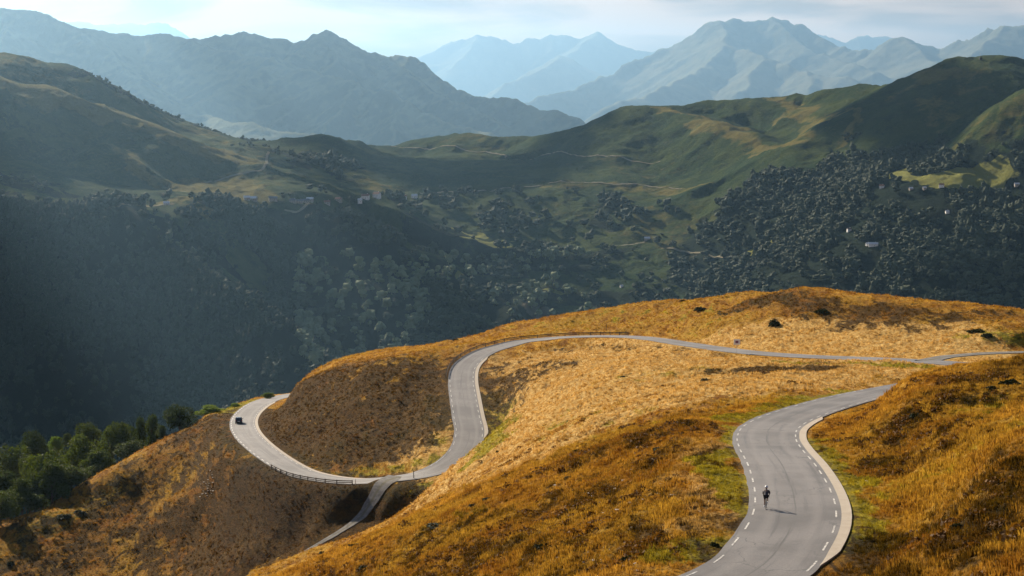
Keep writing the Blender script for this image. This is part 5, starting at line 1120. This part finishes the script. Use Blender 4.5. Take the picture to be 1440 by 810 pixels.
far_track([(378, 214), (375, 224), (373, 233), (347, 243), (313, 252), (280, 258)], 6)
far_track([(850, 348), (880, 345), (910, 339)], 5); far_track([(930, 350), (960, 354), (1000, 361), (1030, 364)], 5); far_track([(165, 292), (200, 290), (245, 287)], 7); far_track([(400, 296), (425, 294), (450, 291)], 6)
M_ROOFS = [mat('slate_roof', (0.10, 0.11, 0.13), .6)[0], mat('brown_tile_roof', (0.20, 0.11, 0.08), .8)[0], mat('pale_metal_roof', (0.55, 0.57, 0.60), .35, .5)[0]]
M_WALLS = [mat('white_render', (0.80, 0.78, 0.74), .8)[0], mat('stone_wall', (0.34, 0.31, 0.27), .9)[0]]
M_PANE = mat('window_glass', (0.05, 0.06, 0.08), .15, .6)[0]
def house(u, v, w, l, h, rz, wall, roof, label, group=None):
    p = march(midn, u, v, 2400, 6500, 2500)
    if p is None: print('no ground for house', u, v); return
    t = empty('house', p, rz); tag(t, label, 'house', group); t.scale = (.62,) * 3 if u > 600 else (.9,) * 3; bm = bmesh.new(); bm_box(bm, (0, 0, h / 2 - 2), (l, w, h + 4))
    g_ = [bm.verts.new(q) for q in ((-l / 2, -w / 2, h + .01), (-l / 2, w / 2, h + .01), (-l / 2, 0, h + w * .38), (l / 2, -w / 2, h + .01), (l / 2, w / 2, h + .01), (l / 2, 0, h + w * .38))]
    bm.faces.new(g_[:3]); bm.faces.new(g_[3:]); bm_obj('wall', bm, M_WALLS[wall], t)
    bm = bmesh.new(); e = .7; zr = h + w * .38 + .25; ze = h - e * .6 + .25
    for sy in (-1, 1):
        q = [bm.verts.new(c) for c in ((-l / 2 - e, 0, zr), (l / 2 + e, 0, zr), (l / 2 + e, sy * (w / 2 + e), ze), (-l / 2 - e, sy * (w / 2 + e), ze), (-l / 2 - e, 0, zr - .3), (l / 2 + e, 0, zr - .3), (l / 2 + e, sy * (w / 2 + e), ze - .3), (-l / 2 - e, sy * (w / 2 + e), ze - .3))]
        for f in ((0, 1, 2, 3), (4, 7, 6, 5), (0, 4, 5, 1), (2, 6, 7, 3), (1, 5, 6, 2), (0, 3, 7, 4)): bm.faces.new([q[i] for i in f])
    bmesh.ops.recalc_face_normals(bm, faces=bm.faces); rf = bm_obj('roof', bm, M_ROOFS[roof], t)
    bm = bmesh.new(); bm_box(bm, (l * .25, .5, zr), (1, 1, 2.4)); bm_obj('chimney', bm, M_WALLS[wall], rf)
    for k in range(max(2, int(l // 4))):
        x = -l / 2 + (k + .5) * l / max(2, int(l // 4)); bm = bmesh.new(); bm_box(bm, (x, -w / 2 - .04, h * .6), (1.2, .12, 1.5)); bm_obj('window', bm, M_PANE, t)
    bm = bmesh.new(); bm_box(bm, (l * .1, -w / 2 - .06, 1.1), (1.2, .12, 2.2)); bm_obj('door', bm, M_WOOD, t)
HV = 'houses of the hamlet on the valley ledge'
house(514, 279.5, 11, 17, 7, -.25, 0, 1, 'left one of two bright white houses on the ledge in the middle of the valley', HV)
house(530, 278, 12, 16, 9, -.5, 0, 1, 'right and taller one of the two bright white houses on the valley ledge', HV)
for i, (u, v, w, l, rz, wa, ro, lab) in enumerate([(347, 281, 9, 13, .3, 1, 2, 'leftmost pale roofed house at the left end of the hamlet row'), (356, 282, 10, 16, -.2, 1, 2, 'second pale roofed house from the left end of the hamlet row'), (384, 282, 10, 18, .2, 1, 0, 'slate roofed house alone between the hamlet row left end and its middle'),
    (412, 285, 9, 14, -.3, 1, 0, 'dark slate house at the left of the hamlet middle cluster'), (421, 286, 10, 15, .1, 1, 0, 'second slate house of the hamlet middle cluster'), (430, 285, 9, 14, .5, 1, 0, 'third slate house of the hamlet middle cluster'), (436, 283, 9, 15, -.1, 1, 2, 'pale grey roofed house at the right of the hamlet middle cluster'),
    (460, 287, 8, 13, .2, 1, 1, 'brown roofed house between the middle cluster and the white pair'), (476, 283, 9, 14, -.4, 1, 1, 'brown roofed house close left of the white pair'), (568, 279, 9, 13, .1, 0, 1, 'small cream house right of the white pair'), (583, 278, 9, 14, -.2, 0, 2, 'small pale house farthest right on the ledge'), (506, 284, 7, 9, .4, 0, 2, 'tiny white outbuilding below the left white house')]):
    house(u, v, w, l, 5.5, rz, wa, ro, lab, HV)
HR = 'scattered houses on the wooded slope at the right'
for (u, v, w, l, h, rz, wa, ro, lab) in [(1240, 264, 10, 14, 6, -.4, 0, 1, 'white house at the left end of the bright meadow, right side of the valley'), (1324, 263, 10, 15, 7, -.2, 0, 1, 'white house with red brown roof below the middle of the bright meadow'), (1281, 267, 8, 11, 5, .1, 1, 2, 'small grey roofed house between the two white meadow houses'), (1300, 266, 7, 10, 5, .3, 1, 2, 'tiny pale roofed hut left of the red brown roofed house'),
    (1194, 325, 9, 12, 6, .2, 0, 1, 'lone white house among dark trees left of the wooded slope'), (1228, 346, 12, 26, 6, -.1, 0, 2, 'long pale roofed farm building low on the wooded slope'), (1220, 345, 8, 10, 5, .4, 0, 2, 'small white shed left of the long farm building'), (1332, 300, 8, 10, 6, .1, 0, 2, 'tiny white house highest in the woods at the right'),
    (1430, 261, 9, 14, 5, 0, 1, 2, 'grey roofed barn at the right frame edge beside the meadow'), (874, 404, 7, 9, 5, .2, 0, 2, 'tiny white hut by the dark field above the hill crest'), (910, 337, 12, 18, 5, .1, 1, 2, 'pale roofed barn at the track end in the middle slope'), (401, 192, 10, 22, 5, .2, 0, 2, 'long white building on the knoll below the blue mountains'), (234, 288, 8, 12, 4, .2, 0, 2, 'tiny white shed on the golden saddle at the left')]:
    house(u, v, w, l, h, rz, wa, ro, lab, HR)
p = march(midn, 1379, 84, 2400, 6500, 2500)
t = empty('summit_mast', p); tag(t, 'small dark hut with a thin mast on the right hand summit', 'mast'); bm = bmesh.new(); bm_box(bm, (0, 0, 2.2), (6, 5, 5.5), bev=.3); bm_obj('hut', bm, M_DARK, t)
bm = bmesh.new(); bm_rod(bm, (-1.5, 0, 4), (-1.5, 0, 16), .35, .15); bm_obj('pole', bm, M_STEEL, t)
bm = bmesh.new(); [bm_rod(bm, (-2.6, 0, z), (-.4, 0, z), .12) for z in (11, 13.5)]; bm_obj('antenna', bm, M_STEEL, t)
